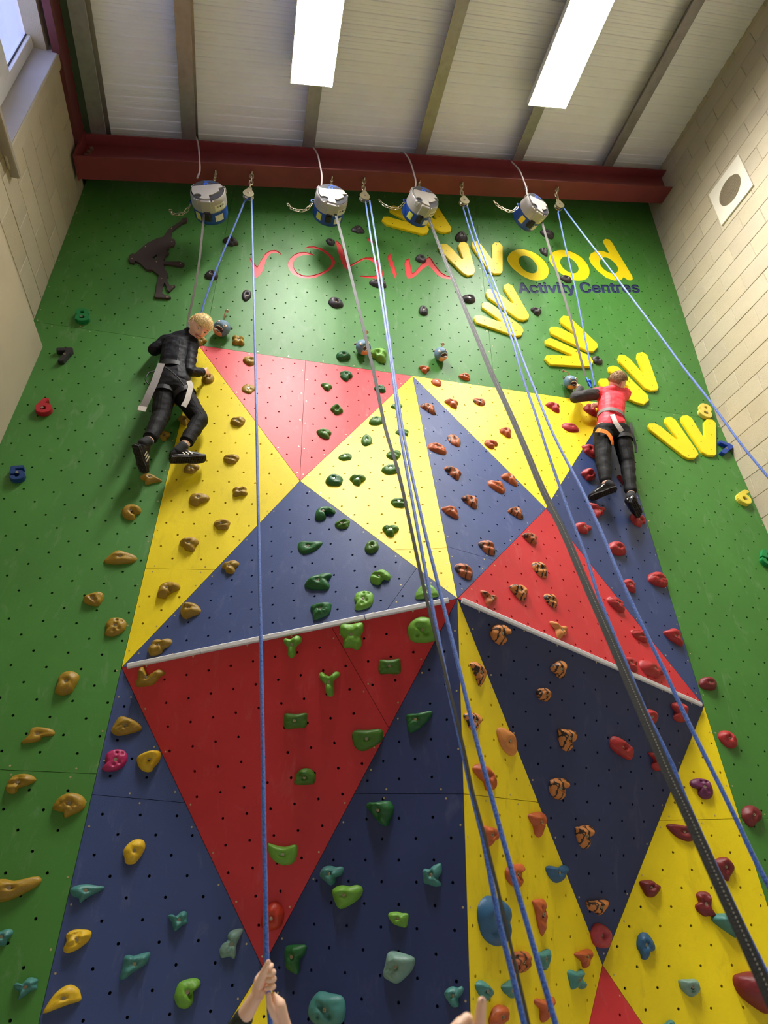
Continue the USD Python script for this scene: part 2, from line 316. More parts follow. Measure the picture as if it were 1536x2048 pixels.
# steel: dark red beam across the wall top, eaves beam along the left wall
zb = lambda x: 7.83 + .266 * (x - .70)
def sloped(poly_yz, x0, x1):
    e = trimesh.creation.extrude_polygon(poly_yz, 1.0); X = np.where(e.vertices[:, 2] < .5, x0, x1)
    m = tm(np.stack([X, e.vertices[:, 0], e.vertices[:, 1] + zb(X)], 1), e.faces); m.fix_normals(); return m
bmt = thing('steel_beam', 'dark red steel I-beam running across the top of the climbing wall', 'steel beam')
obj('bottom_flange', sloped(sbox(3.80, 0, 4.02, .016), XL + .03, XR + .12), M_steel, bmt)
obj('web', sloped(sbox(3.90, .016, 3.915, .345), XL + .05, XR + .1), M_steel, bmt)
obj('top_flange', sloped(sbox(3.80, .345, 4.02, .361), XL + .05, XR + .1), M_steel, bmt)
obj('end_plate', bx([XL + .03, 3.79, zb(XL) - .0], [XL + .048, 4.03, zb(XL) + .40]), M_steel, bmt)
for k in range(3):
    p = np.array([XL + .085 + .012 * k, 3.893, zb(XL) + .19 + .055 * k]); c = trimesh.creation.cylinder(.018, .025, sections=6); c.apply_transform(trimesh.transformations.rotation_matrix(np.pi / 2, [1, 0, 0])); c.apply_translation(p)
    obj('bolt', c, M_bolt, bmt)
# beam pocket (rough mortar) in the right wall
eb = thing('eaves_beam', 'dark red steel eaves beam running along the top of the left wall', 'steel beam')
obj('web', bx([-2.06, YF, 7.295], [-1.997, 4.05, 7.5], .002), M_dsteel, eb)
obj('cover_strip', bx([-1.997, YF, 7.5], [-1.905, 4.1, 7.515]), M_darkgreen, eb)
# two linear lamps under the purlins
for i, (a, b, back) in enumerate((((580, 165), (665, 178), 0), ((1057, 208), (1130, 222), 0))):
    OFF = -.275
    A, B = on_roof(*a, OFF), on_roof(*b, OFF); x0, x1 = A[0], B[0]; y1 = (A[1] + B[1]) / 2 - back * 3.9; y0 = y1 - 1.5; xm = (x0 + x1) / 2; z0 = float(zc(xm, OFF))
    sd_ = 'left' if i % 2 == 0 else 'right'
    lt = thing('strip_light', f'{sd_} of the two glowing strip lights under the ceiling' if not back else f'{sd_} one of the strip lights further back under the ceiling', 'ceiling light')
    def lampbox(xa, xb, ya, yb, za, zb_, ins):
        v = [[xa + ins, ya + ins, za], [xb - ins, ya + ins, za], [xb - ins, yb - ins, za], [xa + ins, yb - ins, za], [xa, ya, zb_], [xb, ya, zb_], [xb, yb, zb_], [xa, yb, zb_]]
        m = trimesh.convex.convex_hull(np.array(v)); m.vertices[:, 2] += .266 * (m.vertices[:, 0] - xm); return m
    obj('diffuser', lampbox(x0 + .006, x1 - .006, y0 + .006, y1 - .006, z0 + .002, z0 + .03, .0), M_lamp, lt)
    fr_ = [lampbox(x0, x0 + .005, y0, y1, z0, z0 + .07, 0), lampbox(x1 - .005, x1, y0, y1, z0, z0 + .07, 0), lampbox(x0 + .005, x1 - .005, y0, y0 + .005, z0, z0 + .07, 0), lampbox(x0 + .005, x1 - .005, y1 - .005, y1, z0, z0 + .07, 0), lampbox(x0, x1, y0, y1, z0 + .07, z0 + .085, 0)]
    obj('housing', cat_(fr_), M_house, lt)
# round vent grille on the right wall
vt = thing('wall_vent', 'square white vent plate with round grey mesh grille on the right wall', 'vent')
PR = Plane([XR, 3.16, 7.82], [-1, 0, 0])
q = PR.px([(1478, 312), (1507, 367), (1447, 450), (1422, 393)]); q2 = PR.px([(1457, 385)])[0]
cen = q.mean(0); half = np.abs(q - cen).max(0); pl = sbox(cen[0] - half[0], cen[1] - half[1], cen[0] + half[0], cen[1] + half[1]); rad = min(half) * .66
circ = Point(*cen).buffer(rad, 32)
obj('plate', bevel_prism(pl.difference(circ), 0, .02, .006).apply_transform(np.eye(4)) if False else prism(pl.difference(circ), -.002, .018, PR), mat('vent_white', (222, 216, 198), .4, .04), vt)
obj('dark_duct', prism(circ.buffer(.004), -.002, .002, PR), mat('vent_duct', (96, 86, 70), .8), vt)
sl = []
for k in np.arange(-rad, rad, .016):
    w = math.sqrt(max(0, rad * rad - k * k))
    if w > .02: sl.append(prism(sbox(cen[0] - w, cen[1] + k, cen[0] + w, cen[1] + k + .007), .004, .013, PR)); sl.append(prism(sbox(cen[0] + k, cen[1] - w, cen[0] + k + .005, cen[1] + w), .003, .010, PR))
obj('mesh_grille', cat_(sl), mat('vent_mesh', (150, 136, 112), .5), vt)

# ------------------------------------------------------------------ the climbing wall
zs0 = lambda x: 5.51 + .0139 * (x + 2.03)
PU = plane3([XL, 4.255, zs0(XL)], [XR, 4.255, zs0(XR)], [0, 4.255 - .012 * 2, zs0(0) + 2])
PL = plane3([XL, 4.255, zs0(XL)], [XR, 4.255, zs0(XR)], [0, 4.255 - .0965 * 2, zs0(0) - 2])
seam = lambda x: np.array([x, 4.255, zs0(x)])
def atY(x, y, Y): r = ray(x, y); return CAM + r * (Y / r[1])
def seam_at(x): # seam point seen at pixel column x
    lo, hi = -3.0, 6.0
    for _ in range(50):
        m = (lo + hi) / 2; q = seam(m) - CAM
        if 768 + F * (q @ RT) / (q @ FW) < x: lo = m
        else: hi = m
    return seam(lo)
def to_floor(a, b): a, b = np.asarray(a), np.asarray(b); return a + (b - a) * (a[2] / (a[2] - b[2]))
V1, V2, V3 = seam_at(397), seam_at(825), seam_at(1221)
V4, V6, V7, V9, V10 = atY(600, 962, 3.98), atY(915, 1197, 3.31), atY(1092, 1017, 3.90), atY(525, 1935, 3.98), atY(1205, 1930, 3.94)
V5, V8 = PL.hit(243, 1335), PL.hit(1408, 1412)
BL0, M0, BR0 = to_floor(V5, PL.hit(77, 2048)), to_floor(V6, atY(942, 2048, 3.28)), to_floor(V8, PL.hit(1536, 1813))
def hit3(tri, x, y): return plane3(*tri).hit(x, y)
YL0 = to_floor(V9, hit3((V5, V9, BL0), 455, 2048)); YR0 = to_floor(V9, hit3((V6, V9, M0), 600, 2110))
RL0 = to_floor(V10, hit3((V6, V10, M0), 1178, 2048)); RR0 = to_floor(V10, hit3((V8, V10, BR0), 1285, 2048))
SL, SR = seam(XL), seam(XR)
pl0 = lambda x: np.array([x, 4.255 - .0965 * zs0(x), 0.0]); 
top = lambda x: PU.p + 0 * PU.n + np.array([x - PU.p[0], 0, 0])
def utop(x): z = float(zc(x)) + .05; return np.array([x, 4.255 - .012 * (z - zs0(x)), z])
# name, plane triangle, outline, material, hole lattice (anchor pixel, angle or edge), joints (pixel lines), phrase
A_ = 45
FACETS = [
 ('upper_green', PU, [SL, SR, utop(XR), utop(XL)], MG, [(490 + 825 / 6.4, 460 + 450 / 6.4)], A_, [((955, 500), (975, 790)), ((440, 380), (405, 760)), ((1420, 830), (1300, 560))], 'upper green panel'),
 ('left_green', PL, [SL, V1, V5, BL0, pl0(XP - .05), np.array([XP - .05, 4.255 - .0965 * .3, 5.2])], MG, [(170 / 3, 900 + 683 / 3)], A_, [((-200, 1531), (200, 1548))], 'left green panel'),
 ('right_green', PL, [V3, SR, pl0(XR), BR0, V8], MG, [(1024 + 992 / 3, 900 + 843 / 3)], A_, [((1440, 1634), (1700, 1640))], 'right green panel'),
 ('left_yellow', (V1, V5, V4), None, MY, [(1164 / 3, 900 + 443 / 3)], A_, [((280, 1137), (440, 1140))], 'left yellow triangle'),
 ('top_red', (V1, V2, V4), None, MR, [(480 + 513 / 3, 400 + 1218 / 3)], A_, [((612, 700), (599, 975))], 'top red triangle'),
 ('middle_blue', (V4, V5, V6), None, MB, [(512 + 337 / 3, 850 + 830 / 3)], (V5, V6), [((838, 1130), (772, 1222))], 'left slate blue triangle'),
 ('centre_yellow', (V2, V4, V6), None, MY, [(512 + 686 / 3, 850 + 287 / 3)], A_, [((790, 1100), (910, 1095))], 'centre yellow triangle'),
 ('centre_blue', (V2, V6, V7), None, MB, [(512 + 1258 / 3, 850 + 607 / 3)], A_, [((890, 1092), (1010, 1126))], 'centre slate blue triangle'),
 ('right_yellow', (V2, V3, V7), None, MY, [(1024 + 167 / 3, 450 + 1260 / 3)], A_, [], 'upper right yellow triangle'),
 ('right_blue', (V3, V7, V8), None, MB, [(1024 + 458 / 3, 900 + 590 / 3)], A_, [], 'right blue triangle'),
 ('right_red', (V6, V7, V8), None, MR, [(1024 + 192 / 3, 900 + 567 / 3)], (V6, V8), [], 'right red triangle'),
 ('lower_red', (V5, V6, V9), None, MR, [(1155 / 3, 1300 + 578 / 3)], (V5, V6), [((655, 1240), (790, 1478))], 'big lower red triangle'),
 ('lower_left_blue', (V5, V9, BL0), [V5, V9, YL0, BL0], MB, [(707 / 3, 1300 + 1107 / 3)], A_, [((170, 1588), (365, 1605))], 'lower left blue panel'),
 ('lower_centre_blue', (V6, V9, M0), [V6, V9, YR0, M0], MDB, [(512 + 954 / 3, 1200 + 954 / 3)], A_, [((690, 1587), (940, 1588))], 'lower centre navy panel'),
 ('bottom_yellow', (V9, YL0, YR0), None, MY, [(380 + 445 / 3.84, 1648 + 1292 / 3.84)], A_, [], 'bottom yellow triangle'),
 ('lower_yellow', (V6, V10, M0), [V6, V10, RL0, M0], MY, [(760 + 1104 / 3.84, 1648 + 248 / 3.84)], A_, [((920, 1587), (1090, 1606))], 'tall lower yellow wedge'),
 ('lower_right_blue', (V6, V8, V10), None, MDB, [(1024 + 622 / 3, 900 + 0)], A_, [], 'lower right navy triangle'),
 ('lower_right_yellow', (V8, V10, BR0), [V8, V10, RR0, BR0], MY, [(1136 + 874 / 3.84, 1648 + 491 / 3.84)], A_, [((1300, 1641), (1500, 1637))], 'lower right yellow panel'),
 ('bottom_red', (V10, RL0, RR0), None, MR, [(1240, 2030)], A_, [((1209, 1930), (1235, 2060))], 'bottom red triangle'),
]
cw = thing('climbing_wall', 'tall indoor climbing wall of green, red, yellow and blue faceted panels', 'climbing wall')
FP = {}
for name, P, out, *_ in FACETS:
    if not isinstance(P, Plane): out = out or list(P); P = plane3(*P)
    FP[name] = (P, Polygon(P.uv(np.array(out))).buffer(0))
FORD = [f[0] for f in FACETS]; FPHRASE = {f[0]: f[7] for f in FACETS}
def facet_at(x, y):
    for n in FORD:
        P, pg = FP[n]
        if pg.contains(Point(*P.px([(x, y)])[0])): return n
    return 'upper_green' if y < 700 else ('left_green' if x < 600 else 'right_green')

# carved script lettering: pixel outlines seen on the upper panel
def o6(p): return [(490 + a / 6.4, 460 + b / 6.4) for a, b in p]
def o5(p): return [(720 + a / 5.908, 470 + b / 5.908) for a, b in p]
def o3(p): return [(1000 + a / 5.12, 460 + b / 5.12) for a, b in p]
SCRIPT = {
 'r': o6([(52, 335), (105, 410), (160, 470), (200, 390), (260, 300), (320, 262), (390, 255), (440, 280), (478, 328), (430, 300), (380, 290), (330, 302), (290, 345), (262, 410), (235, 510), (190, 580), (150, 608), (122, 600), (100, 510), (75, 420)]),
 'o': o6([(750, 235), (810, 210), (890, 207), (980, 235), (1070, 290), (1130, 350), (1158, 410), (1140, 460), (1080, 520), (1000, 565), (900, 610), (800, 620), (700, 608), (620, 570), (560, 500), (545, 430), (570, 370), (630, 310), (700, 283), (780, 282), (850, 300), (905, 328), (840, 322), (760, 318), (690, 338), (640, 375), (615, 430), (630, 490), (670, 545), (730, 575), (800, 583), (890, 572), (980, 540), (1060, 495), (1105, 440), (1110, 390), (1080, 340), (1010, 285), (930, 245), (850, 230)]),
 'b': o6([(1170, 130), (1230, 190), (1260, 270), (1300, 420), (1325, 462), (1400, 418), (1480, 372)]) + o5([(59, 266), (140, 263), (200, 300), (250, 370), (272, 450), (262, 508), (200, 517), (100, 510), (-10, 490), (0, 480), (100, 482), (180, 478), (212, 455), (205, 395), (172, 335), (112, 294), (50, 288)]) + o6([(1500, 392), (1420, 432), (1340, 477), (1290, 508), (1240, 420), (1190, 280), (1168, 180)]),
 'i': o5([(350, 205), (375, 270), (410, 370), (437, 460), (420, 520), (385, 450), (340, 330), (325, 260)]), 'dot': o5([(95, 38), (130, 45), (175, 103), (140, 92), (100, 70)]),
 'n': o5([(580, 272), (600, 370), (620, 450), (640, 440), (720, 350), (790, 275), (820, 258), (850, 290), (900, 370), (960, 440), (1030, 482), (1100, 488), (1112, 505), (1060, 522), (980, 510), (910, 470), (850, 400), (810, 355), (740, 400), (660, 480), (610, 510), (560, 515), (540, 450), (525, 340), (540, 295)])}
ROUND = {'o1': (o3([(75, 290), (110, 230), (180, 197), (260, 200), (350, 230), (430, 290), (485, 360), (500, 430), (470, 490), (400, 517), (320, 510), (230, 470), (140, 400), (90, 340)]), o3([(190, 310), (215, 270), (270, 265), (330, 300), (375, 360), (383, 405), (355, 438), (300, 435), (240, 400), (205, 355)])),
 'o2': (o3([(502, 285), (530, 235), (590, 207), (660, 205), (750, 230), (840, 285), (900, 360), (918, 430), (895, 490), (830, 517), (750, 512), (660, 470), (570, 400), (520, 340)]), o3([(615, 320), (640, 280), (690, 275), (750, 310), (795, 365), (803, 410), (775, 438), (720, 435), (660, 400), (625, 355)])),
 'd': (o3([(910, 290), (930, 240), (985, 212), (1050, 212), (1120, 238), (1060, 135), (1055, 108), (1080, 88), (1120, 95), (1150, 130), (1355, 470), (1362, 500), (1340, 517), (1310, 513), (1260, 480), (1255, 500), (1230, 515), (1170, 517), (1090, 490), (1000, 420), (930, 340)]), o3([(1022, 325), (1045, 285), (1095, 283), (1150, 315), (1200, 370), (1207, 415), (1180, 440), (1130, 437), (1070, 405), (1035, 365)]))}
def rsm(pg, r): return pg.buffer(0).buffer(-r, 8).buffer(2 * r, 8).buffer(-r, 8) if r else pg.buffer(0)
def spline(uv, n=4):
    uv = np.asarray(uv); out = []
    for i in range(len(uv)):
        p0, p1, p2, p3 = uv[i - 1], uv[i], uv[(i + 1) % len(uv)], uv[(i + 2) % len(uv)]
        for t in np.arange(n) / n: out.append(.5 * (2 * p1 + (p2 - p0) * t + (2 * p0 - 5 * p1 + 4 * p2 - p3) * t * t + (3 * p1 - p0 - 3 * p2 + p3) * t ** 3))
    return out
CARVE = []   # (name, polygon, material, depth, label)
M_lred = mat('letter_red', (222, 66, 66), .45, .05); M_lyel = mat('letter_yellow', (248, 220, 16), .42, .04); M_lnavy = mat('letter_navy', (34, 42, 86), .5, .08)
for k, p in SCRIPT.items(): CARVE.append(('script_letter', Polygon(PU.px(p)).buffer(0).buffer(.003).buffer(-.003), M_lred, .007, f'red carved script letter {k}' if k != 'dot' else 'red carved dot above the script letter i'))
for k, (a, b) in ROUND.items(): CARVE.append(('round_letter', Polygon(spline(PU.px(a)) if k[0] == 'o' else PU.px(a)).buffer(0).buffer(.012, 8).buffer(-.012, 8).difference(Polygon(spline(PU.px(b)))), M_lyel, .002, {'o1': 'yellow letter o nearer the yellow letter w', 'o2': 'yellow letter o next to the letter d', 'd': 'yellow letter d'}[k]))
tmesh = meshkit.text_mesh('Activity Centres', 1.0, 1.0, bold=True)
tb = tmesh.bounds; ft = tmesh.face_normals[:, 2] > .9
txt = unary_union([Polygon(tmesh.vertices[f][:, :2]).buffer(1e-4) for f in tmesh.faces[ft]])
letters = sorted(polys(txt), key=lambda p: p.bounds[0]); merged = []
for p in letters:
    if merged and p.bounds[0] < merged[-1].bounds[2] - .15 and p.area < .08 or (merged and merged[-1].area < .08 and p.bounds[0] < merged[-1].bounds[2] - .02): merged[-1] = unary_union([merged[-1], p])
    else: merged.append(p)
tw = tb[1][0] - tb[0][0]
def tmap(x, y, z=None):
    s = (np.asarray(x) - tb[0][0]) / tw; t = np.asarray(y)
    X = 1038 + 242 * s - 4.6 * t; Y = 585.5 - 1.0 * s - 19.5 * t
    uv = np.array([PU.px([(a, b)])[0] for a, b in zip(np.atleast_1d(X), np.atleast_1d(Y))]); return uv
def mappoly(p): return Polygon(tmap(*np.array(p.exterior.coords).T[:2]), [tmap(*np.array(r.coords).T[:2]) for r in p.interiors]).buffer(0)
for g in merged:
    CARVE.append(('small_letter', unary_union([mappoly(p) for p in polys(g)]).buffer(.0035), M_lnavy, .006, None))
carved = unary_union([c[1] for c in CARVE])

def lattice(P, anchor, ang, poly):
    s = .1352
    a = P.px([anchor])[0]
    if isinstance(ang, tuple): e = P.uv(np.array([ang[1]]))[0] - P.uv(np.array([ang[0]]))[0]; th = math.atan2(e[1], e[0])
    else: th = math.radians(45)
    u = np.array([math.cos(th), math.sin(th)]) * s; v = np.array([-u[1], u[0]])
    n = 75; ii, jj = np.meshgrid(np.arange(-n, n), np.arange(-n, n)); q = a + ii.reshape(-1, 1) * u + jj.reshape(-1, 1) * v
    inner = poly.buffer(-.03); x0, y0, x1, y1 = inner.bounds
    q = q[(q[:, 0] > x0) & (q[:, 0] < x1) & (q[:, 1] > y0) & (q[:, 1] < y1)]
    from shapely.prepared import prep
    pi = prep(inner); return [p for p in q if pi.contains(Point(*p))]
from shapely.prepared import prep
cbuf = prep(carved.buffer(.012)); HA = np.arange(8) * np.pi / 4 + .2
holes_n = 0
for name, P_, out_, m_, anc, ang, joints, phrase in FACETS:
    P, poly = FP[name]
    hl = lattice(P, anc[0], ang, poly)
    pieces = [poly]
    for a, b in joints:
        q = P.px([a, b]); d = q[1] - q[0]; ln = LineString([q[0] - d * .5, q[1] + d * .5])
        if name == 'upper_green' : d = d / np.linalg.norm(d); ln = LineString([q[0] - d * 6, q[1] + d * 6]) if abs(d[1]) > .9 else ln
        pieces = [r for p in pieces for r in polys(shp_split(p, ln))]
    if name == 'upper_green':
        pieces = [poly]
        for xk in (-.66, 2.04): 
            u = P.uv(np.array([[xk, 4.25, 6]]))[0][0]; pieces = [r for p in pieces for r in polys(shp_split(p, LineString([(u, -9), (u, 9)])))]
    bk = poly.buffer(-.004); obj('added_dark_backing', prism(bk, -.05, -.045, P), M_dark, cw)  # added dark sheet behind panels, standing for the unlit cavity seen through holes
    scr = []
    for pc in pieces:
        pg = pc.buffer(-.0013, join_style=2)
        pin = prep(pg.buffer(-.022))
        hp = [Polygon(np.stack([h[0] + .0078 * np.cos(HA), h[1] + .0078 * np.sin(HA)], 1)) for h in hl if pin.contains(Point(*h)) and not (name == 'upper_green' and cbuf.contains(Point(*h)))]
        holes_n += len(hp)
        cut = unary_union(hp + ([carved] if name == 'upper_green' else [])) if hp else Polygon()
        obj('panel', prism(pg.difference(cut), -.018, 0, P), m_, cw)
        ring = pc.buffer(-.022).exterior if polys(pc.buffer(-.022)) and pc.buffer(-.022).geom_type == 'Polygon' else None
        if ring is not None:
            L = ring.length; k = .12
            while k < L:
                c = ring.interpolate(k); k += rng.uniform(.27, .36)
                if not carved.contains(c) or name != 'upper_green':
                    a = np.arange(6) * np.pi / 3; scr.append(prism(Polygon(np.stack([c.x + .0055 * np.cos(a), c.y + .0055 * np.sin(a)], 1)), -.001, .0012, P))
    if scr: obj('panel_screws', cat_(scr), M_screw, cw, kind='stuff')
for nm, pg, m_, dep, lb in CARVE:
    fl_ = prism(pg.buffer(-.0004), -.0178, -dep, PU); rim = prism(pg.buffer(-.0004).difference(pg.buffer(-.0022)), -dep - .001, -.0004, PU) if dep > .003 else None
    obj(nm, cat_([fl_, rim]), m_, cw, label=lb)
# white aluminium trims along the two overhang edges
def trim(a, b, t0, t1, nrm, cuts):
    p, q = a + (b - a) * t0, a + (b - a) * t1; ts = np.r_[0, cuts, 1]
    for s0, s1 in zip(ts[:-1], ts[1:]):
        A, B = p + (q - p) * (s0 + .0012), p + (q - p) * (s1 - .0012); d = (B - A) / np.linalg.norm(B - A); n = nrm - d * (nrm @ d); n /= np.linalg.norm(n); w = np.cross(d, n)
        c = Polygon([(-.016, -.008), (.016, -.008), (.016, .008), (.010, .014), (-.010, .014), (-.016, .008)]); e = trimesh.creation.extrude_polygon(c, np.linalg.norm(B - A))
        v = A + e.vertices[:, :1] * w + e.vertices[:, 1:2] * n + e.vertices[:, 2:3] * d; m = tm(v, e.faces); m.fix_normals(); obj('trim_strip', m, M_trim, cw)
n1 = FP['middle_blue'][0].n + FP['lower_red'][0].n; n2 = FP['right_red'][0].n + FP['lower_right_blue'][0].n
trim(V5, V6, .018, .975, n1 / np.linalg.norm(n1), [.23, .74]); trim(V6, V8, .012, .985, n2 / np.linalg.norm(n2), [.5])
print('holes', holes_n)
# ------------------------------------------------------------------ boards on the wall: hand prints, silhouette
def brd(name, px_outline, m_, th, pl=PU, r=.02, bev=.006, parent=None, **kw):
    pg = rsm(Polygon(pl.px(px_outline, th * .5)).buffer(0), r); m = bevel_prism(pg, .0005, th, bev)
    return obj(name, tm(pl.xyz(m.vertices[:, :2], m.vertices[:, 2]), m.faces), m_, parent or '/World', smooth=35, **kw), pg
def z5(p): return [(740 + a / 4.518, 390 + b / 4.518) for a, b in p]
def z8(p): return [(1070 + a / 4.042, 620 + b / 4.042) for a, b in p]
HANDS = [
 ('topmost yellow hand print of two boards, partly behind a grey and blue device', [z5([(105, 232), (120, 203), (165, 202), (372, 262), (180, 152), (175, 115), (210, 98), (250, 110), (515, 285), (532, 315), (515, 350), (470, 361), (150, 275)]), z5([(355, 150), (365, 122), (410, 128), (600, 235), (560, 140), (580, 105), (620, 125), (733, 300), (728, 335), (680, 348), (630, 340), (375, 180)])]),
 ('yellow letter w of two boards, right after the red script word', [z5([(618, 475), (640, 447), (690, 447), (730, 480), (845, 605), (795, 470), (810, 433), (850, 428), (885, 450), (950, 690), (930, 725), (880, 735), (835, 712), (630, 510)]), z5([(915, 460), (925, 428), (965, 422), (1005, 455), (1105, 595), (1098, 460), (1125, 433), (1170, 437), (1197, 470), (1197, 690), (1180, 715), (1120, 718), (1075, 695), (930, 490)])]),
 ('yellow hand print of two boards left of the small navy lettering', [z5([(935, 1115), (950, 1090), (1000, 1092), (1205, 1162), (1010, 1022), (1008, 985), (1050, 970), (1095, 990), (1365, 1190), (1385, 1230), (1365, 1275), (1310, 1283), (960, 1160)]), z5([(1045, 890), (1060, 857), (1110, 857), (1150, 885), (1305, 1000), (1205, 850), (1205, 820), (1245, 805), (1285, 825), (1435, 1090), (1430, 1120), (1390, 1140), (1340, 1130), (1060, 930)])]),
 ('yellow hand print of two boards above the fish bell near the coral shirt climber', [z8([(75, 400), (90, 370), (140, 365), (320, 380), (85, 282), (76, 250), (115, 230), (160, 245), (440, 375), (468, 420), (450, 463), (380, 463), (120, 447)]), z8([(113, 165), (125, 140), (165, 138), (200, 150), (365, 230), (210, 112), (200, 75), (225, 50), (270, 55), (500, 275), (505, 305), (470, 343), (420, 338), (130, 200)])]),
 ('yellow hand print of two boards behind the head of the coral shirt climber', [z8([(510, 585), (525, 558), (570, 557), (600, 570), (775, 650), (595, 500), (588, 465), (625, 453), (670, 465), (910, 695), (918, 735), (878, 770), (820, 757), (530, 625)]), z8([(667, 395), (680, 365), (725, 370), (765, 400), (880, 530), (820, 390), (825, 352), (865, 343), (905, 370), (995, 630), (985, 655), (930, 660), (885, 640), (680, 425)])]),
 ('lowest yellow hand print of two boards, near the right wall', [z8([(907, 945), (920, 920), (965, 920), (1010, 945), (1165, 1070), (1045, 910), (1050, 875), (1090, 866), (1130, 890), (1310, 1150), (1318, 1175), (1290, 1205), (1240, 1207), (1200, 1190), (925, 975)]), z8([(1177, 890), (1185, 860), (1225, 853), (1265, 880), (1368, 1050), (1360, 912), (1385, 885), (1430, 890), (1460, 920), (1463, 1170), (1445, 1183), (1390, 1180), (1345, 1155), (1190, 920)])])]
for lb, vs in HANDS:
    t = thing('board_letter' if 'letter w' in lb else 'hand_print', lb, 'wall sign')
    sc = []
    for v in vs:
        low = np.mean([p[1] for p in v]) > 830
        pl = PL if low else PU
        _, pg = brd('finger_board', v, M_board, .026, pl, .009, .008, t)
        x0, y0, x1, y1 = pg.bounds; k = 0; r_ = np.random.default_rng(int(x0 * 1000) & 255)
        inn = pg.buffer(-.035); got = []
        for _ in range(400):
            p = Point(r_.uniform(x0, x1), r_.uniform(y0, y1))
            if inn.contains(p) and all(p.distance(g) > .11 for g in got):
                got.append(p); a = np.arange(7) * 2 * np.pi / 7; sc.append(prism(Polygon(np.stack([p.x + .005 * np.cos(a), p.y + .005 * np.sin(a)], 1)), .024, .0268, pl))
    obj('board_screws', cat_(sc), M_dark, t, kind='stuff')
def z9(p): return [(240 + a / 9.6, 420 + b / 9.6) for a, b in p]
SIL = z9([(1280, 160), (1292, 195), (1282, 240), (1200, 268), (1110, 330), (1000, 420), (995, 470), (975, 560), (1045, 570), (1067, 610), (1055, 660), (1035, 700), (960, 715), (940, 760), (905, 770), (940, 835), (930, 860), (870, 900), (850, 960), (835, 985), (900, 1000), (1040, 1000), (1150, 998), (1190, 1022), (1222, 1018), (1240, 1045), (1190, 1100), (1100, 1088), (960, 1062), (838, 1055), (865, 1150), (920, 1230), (930, 1270), (903, 1310), (920, 1400), (960, 1458), (1010, 1465), (1040, 1440), (1062, 1468), (950, 1580), (910, 1550), (880, 1450), (850, 1405), (820, 1490), (800, 1600), (880, 1650), (970, 1658), (978, 1690), (930, 1708), (800, 1698), (680, 1692), (655, 1665), (690, 1600), (710, 1400), (745, 1260), (610, 1160), (510, 1163), (430, 1080), (380, 1030), (290, 990), (270, 1040), (200, 1020), (160, 960), (180, 880), (230, 850), (290, 855), (400, 750), (520, 650), (700, 560), (830, 525), (870, 470), (930, 380), (1000, 330), (1160, 230), (1200, 170)])
sp_ = Polygon(PU.px(SIL, .012)).buffer(0).difference(Polygon(PU.px(z9([(620, 925), (715, 862), (690, 960), (660, 955)]), .012)))
t = thing('climber_silhouette', 'dark brown cut-out silhouette of a climber at the upper left of the green panel', 'wall sign')
bm = bevel_prism(sp_.buffer(.003).buffer(-.003), .0005, .022, .003); obj('figure_board', tm(PU.xyz(bm.vertices[:, :2], bm.vertices[:, 2]), bm.faces), M_silh, t)
scr = []
for a, b in ((230, 930), (490, 705), (700, 995), (990, 350), (1190, 215), (995, 605), (1160, 1032), (800, 1310), (1010, 1478), (900, 1672)):
    q = PU.px(z9([(a, b)]), .022)[0]; an = np.arange(8) * np.pi / 4; scr.append(prism(Polygon(np.stack([q[0] + .006 * np.cos(an), q[1] + .006 * np.sin(an)], 1)), .021, .0235, PU))
obj('board_screws', cat_(scr), M_screw, t, kind='stuff')

# ------------------------------------------------------------------ climbing holds
HC = {'M': ('mustard', (152, 120, 26)), 'Y': ('bright yellow', (208, 170, 26)), 'G': ('green', (66, 112, 30)), 'D': ('dark green', (24, 92, 40)), 'L': ('light green', (104, 158, 50)), 'K': ('black', (46, 40, 42)),
      'R': ('rust', (176, 84, 36)), 'T': ('tiger striped', (186, 118, 56)), 'E': ('red', (164, 36, 40)), 'N': ('maroon', (112, 26, 32)), 'A': ('teal', (62, 124, 118)), 'B': ('pale teal', (112, 146, 134)), 'U': ('blue', (34, 86, 126)),
      'P': ('magenta', (166, 28, 86)), 'Q': ('plum', (98, 32, 76)), 'O': ('orange-red', (184, 50, 26)), 'C': ('tan', (202, 130, 66)), 'W': ('rose', (168, 54, 66))}
HM = {k: (tiger_mat('hold_' + v[0].replace(' ', '_'), v[1], (40, 26, 20), 11.0, 5.5, .2) if k == 'T' else mat('hold_' + v[0].replace(' ', '_').replace('-', '_'), v[1], .5, .12, 14.0, .25, 140.0)) for k, v in HC.items()}
HM['R2'] = tiger_mat('hold_rust_streaked', (166, 88, 46), (58, 32, 22), 9.0, 5.0, .1)
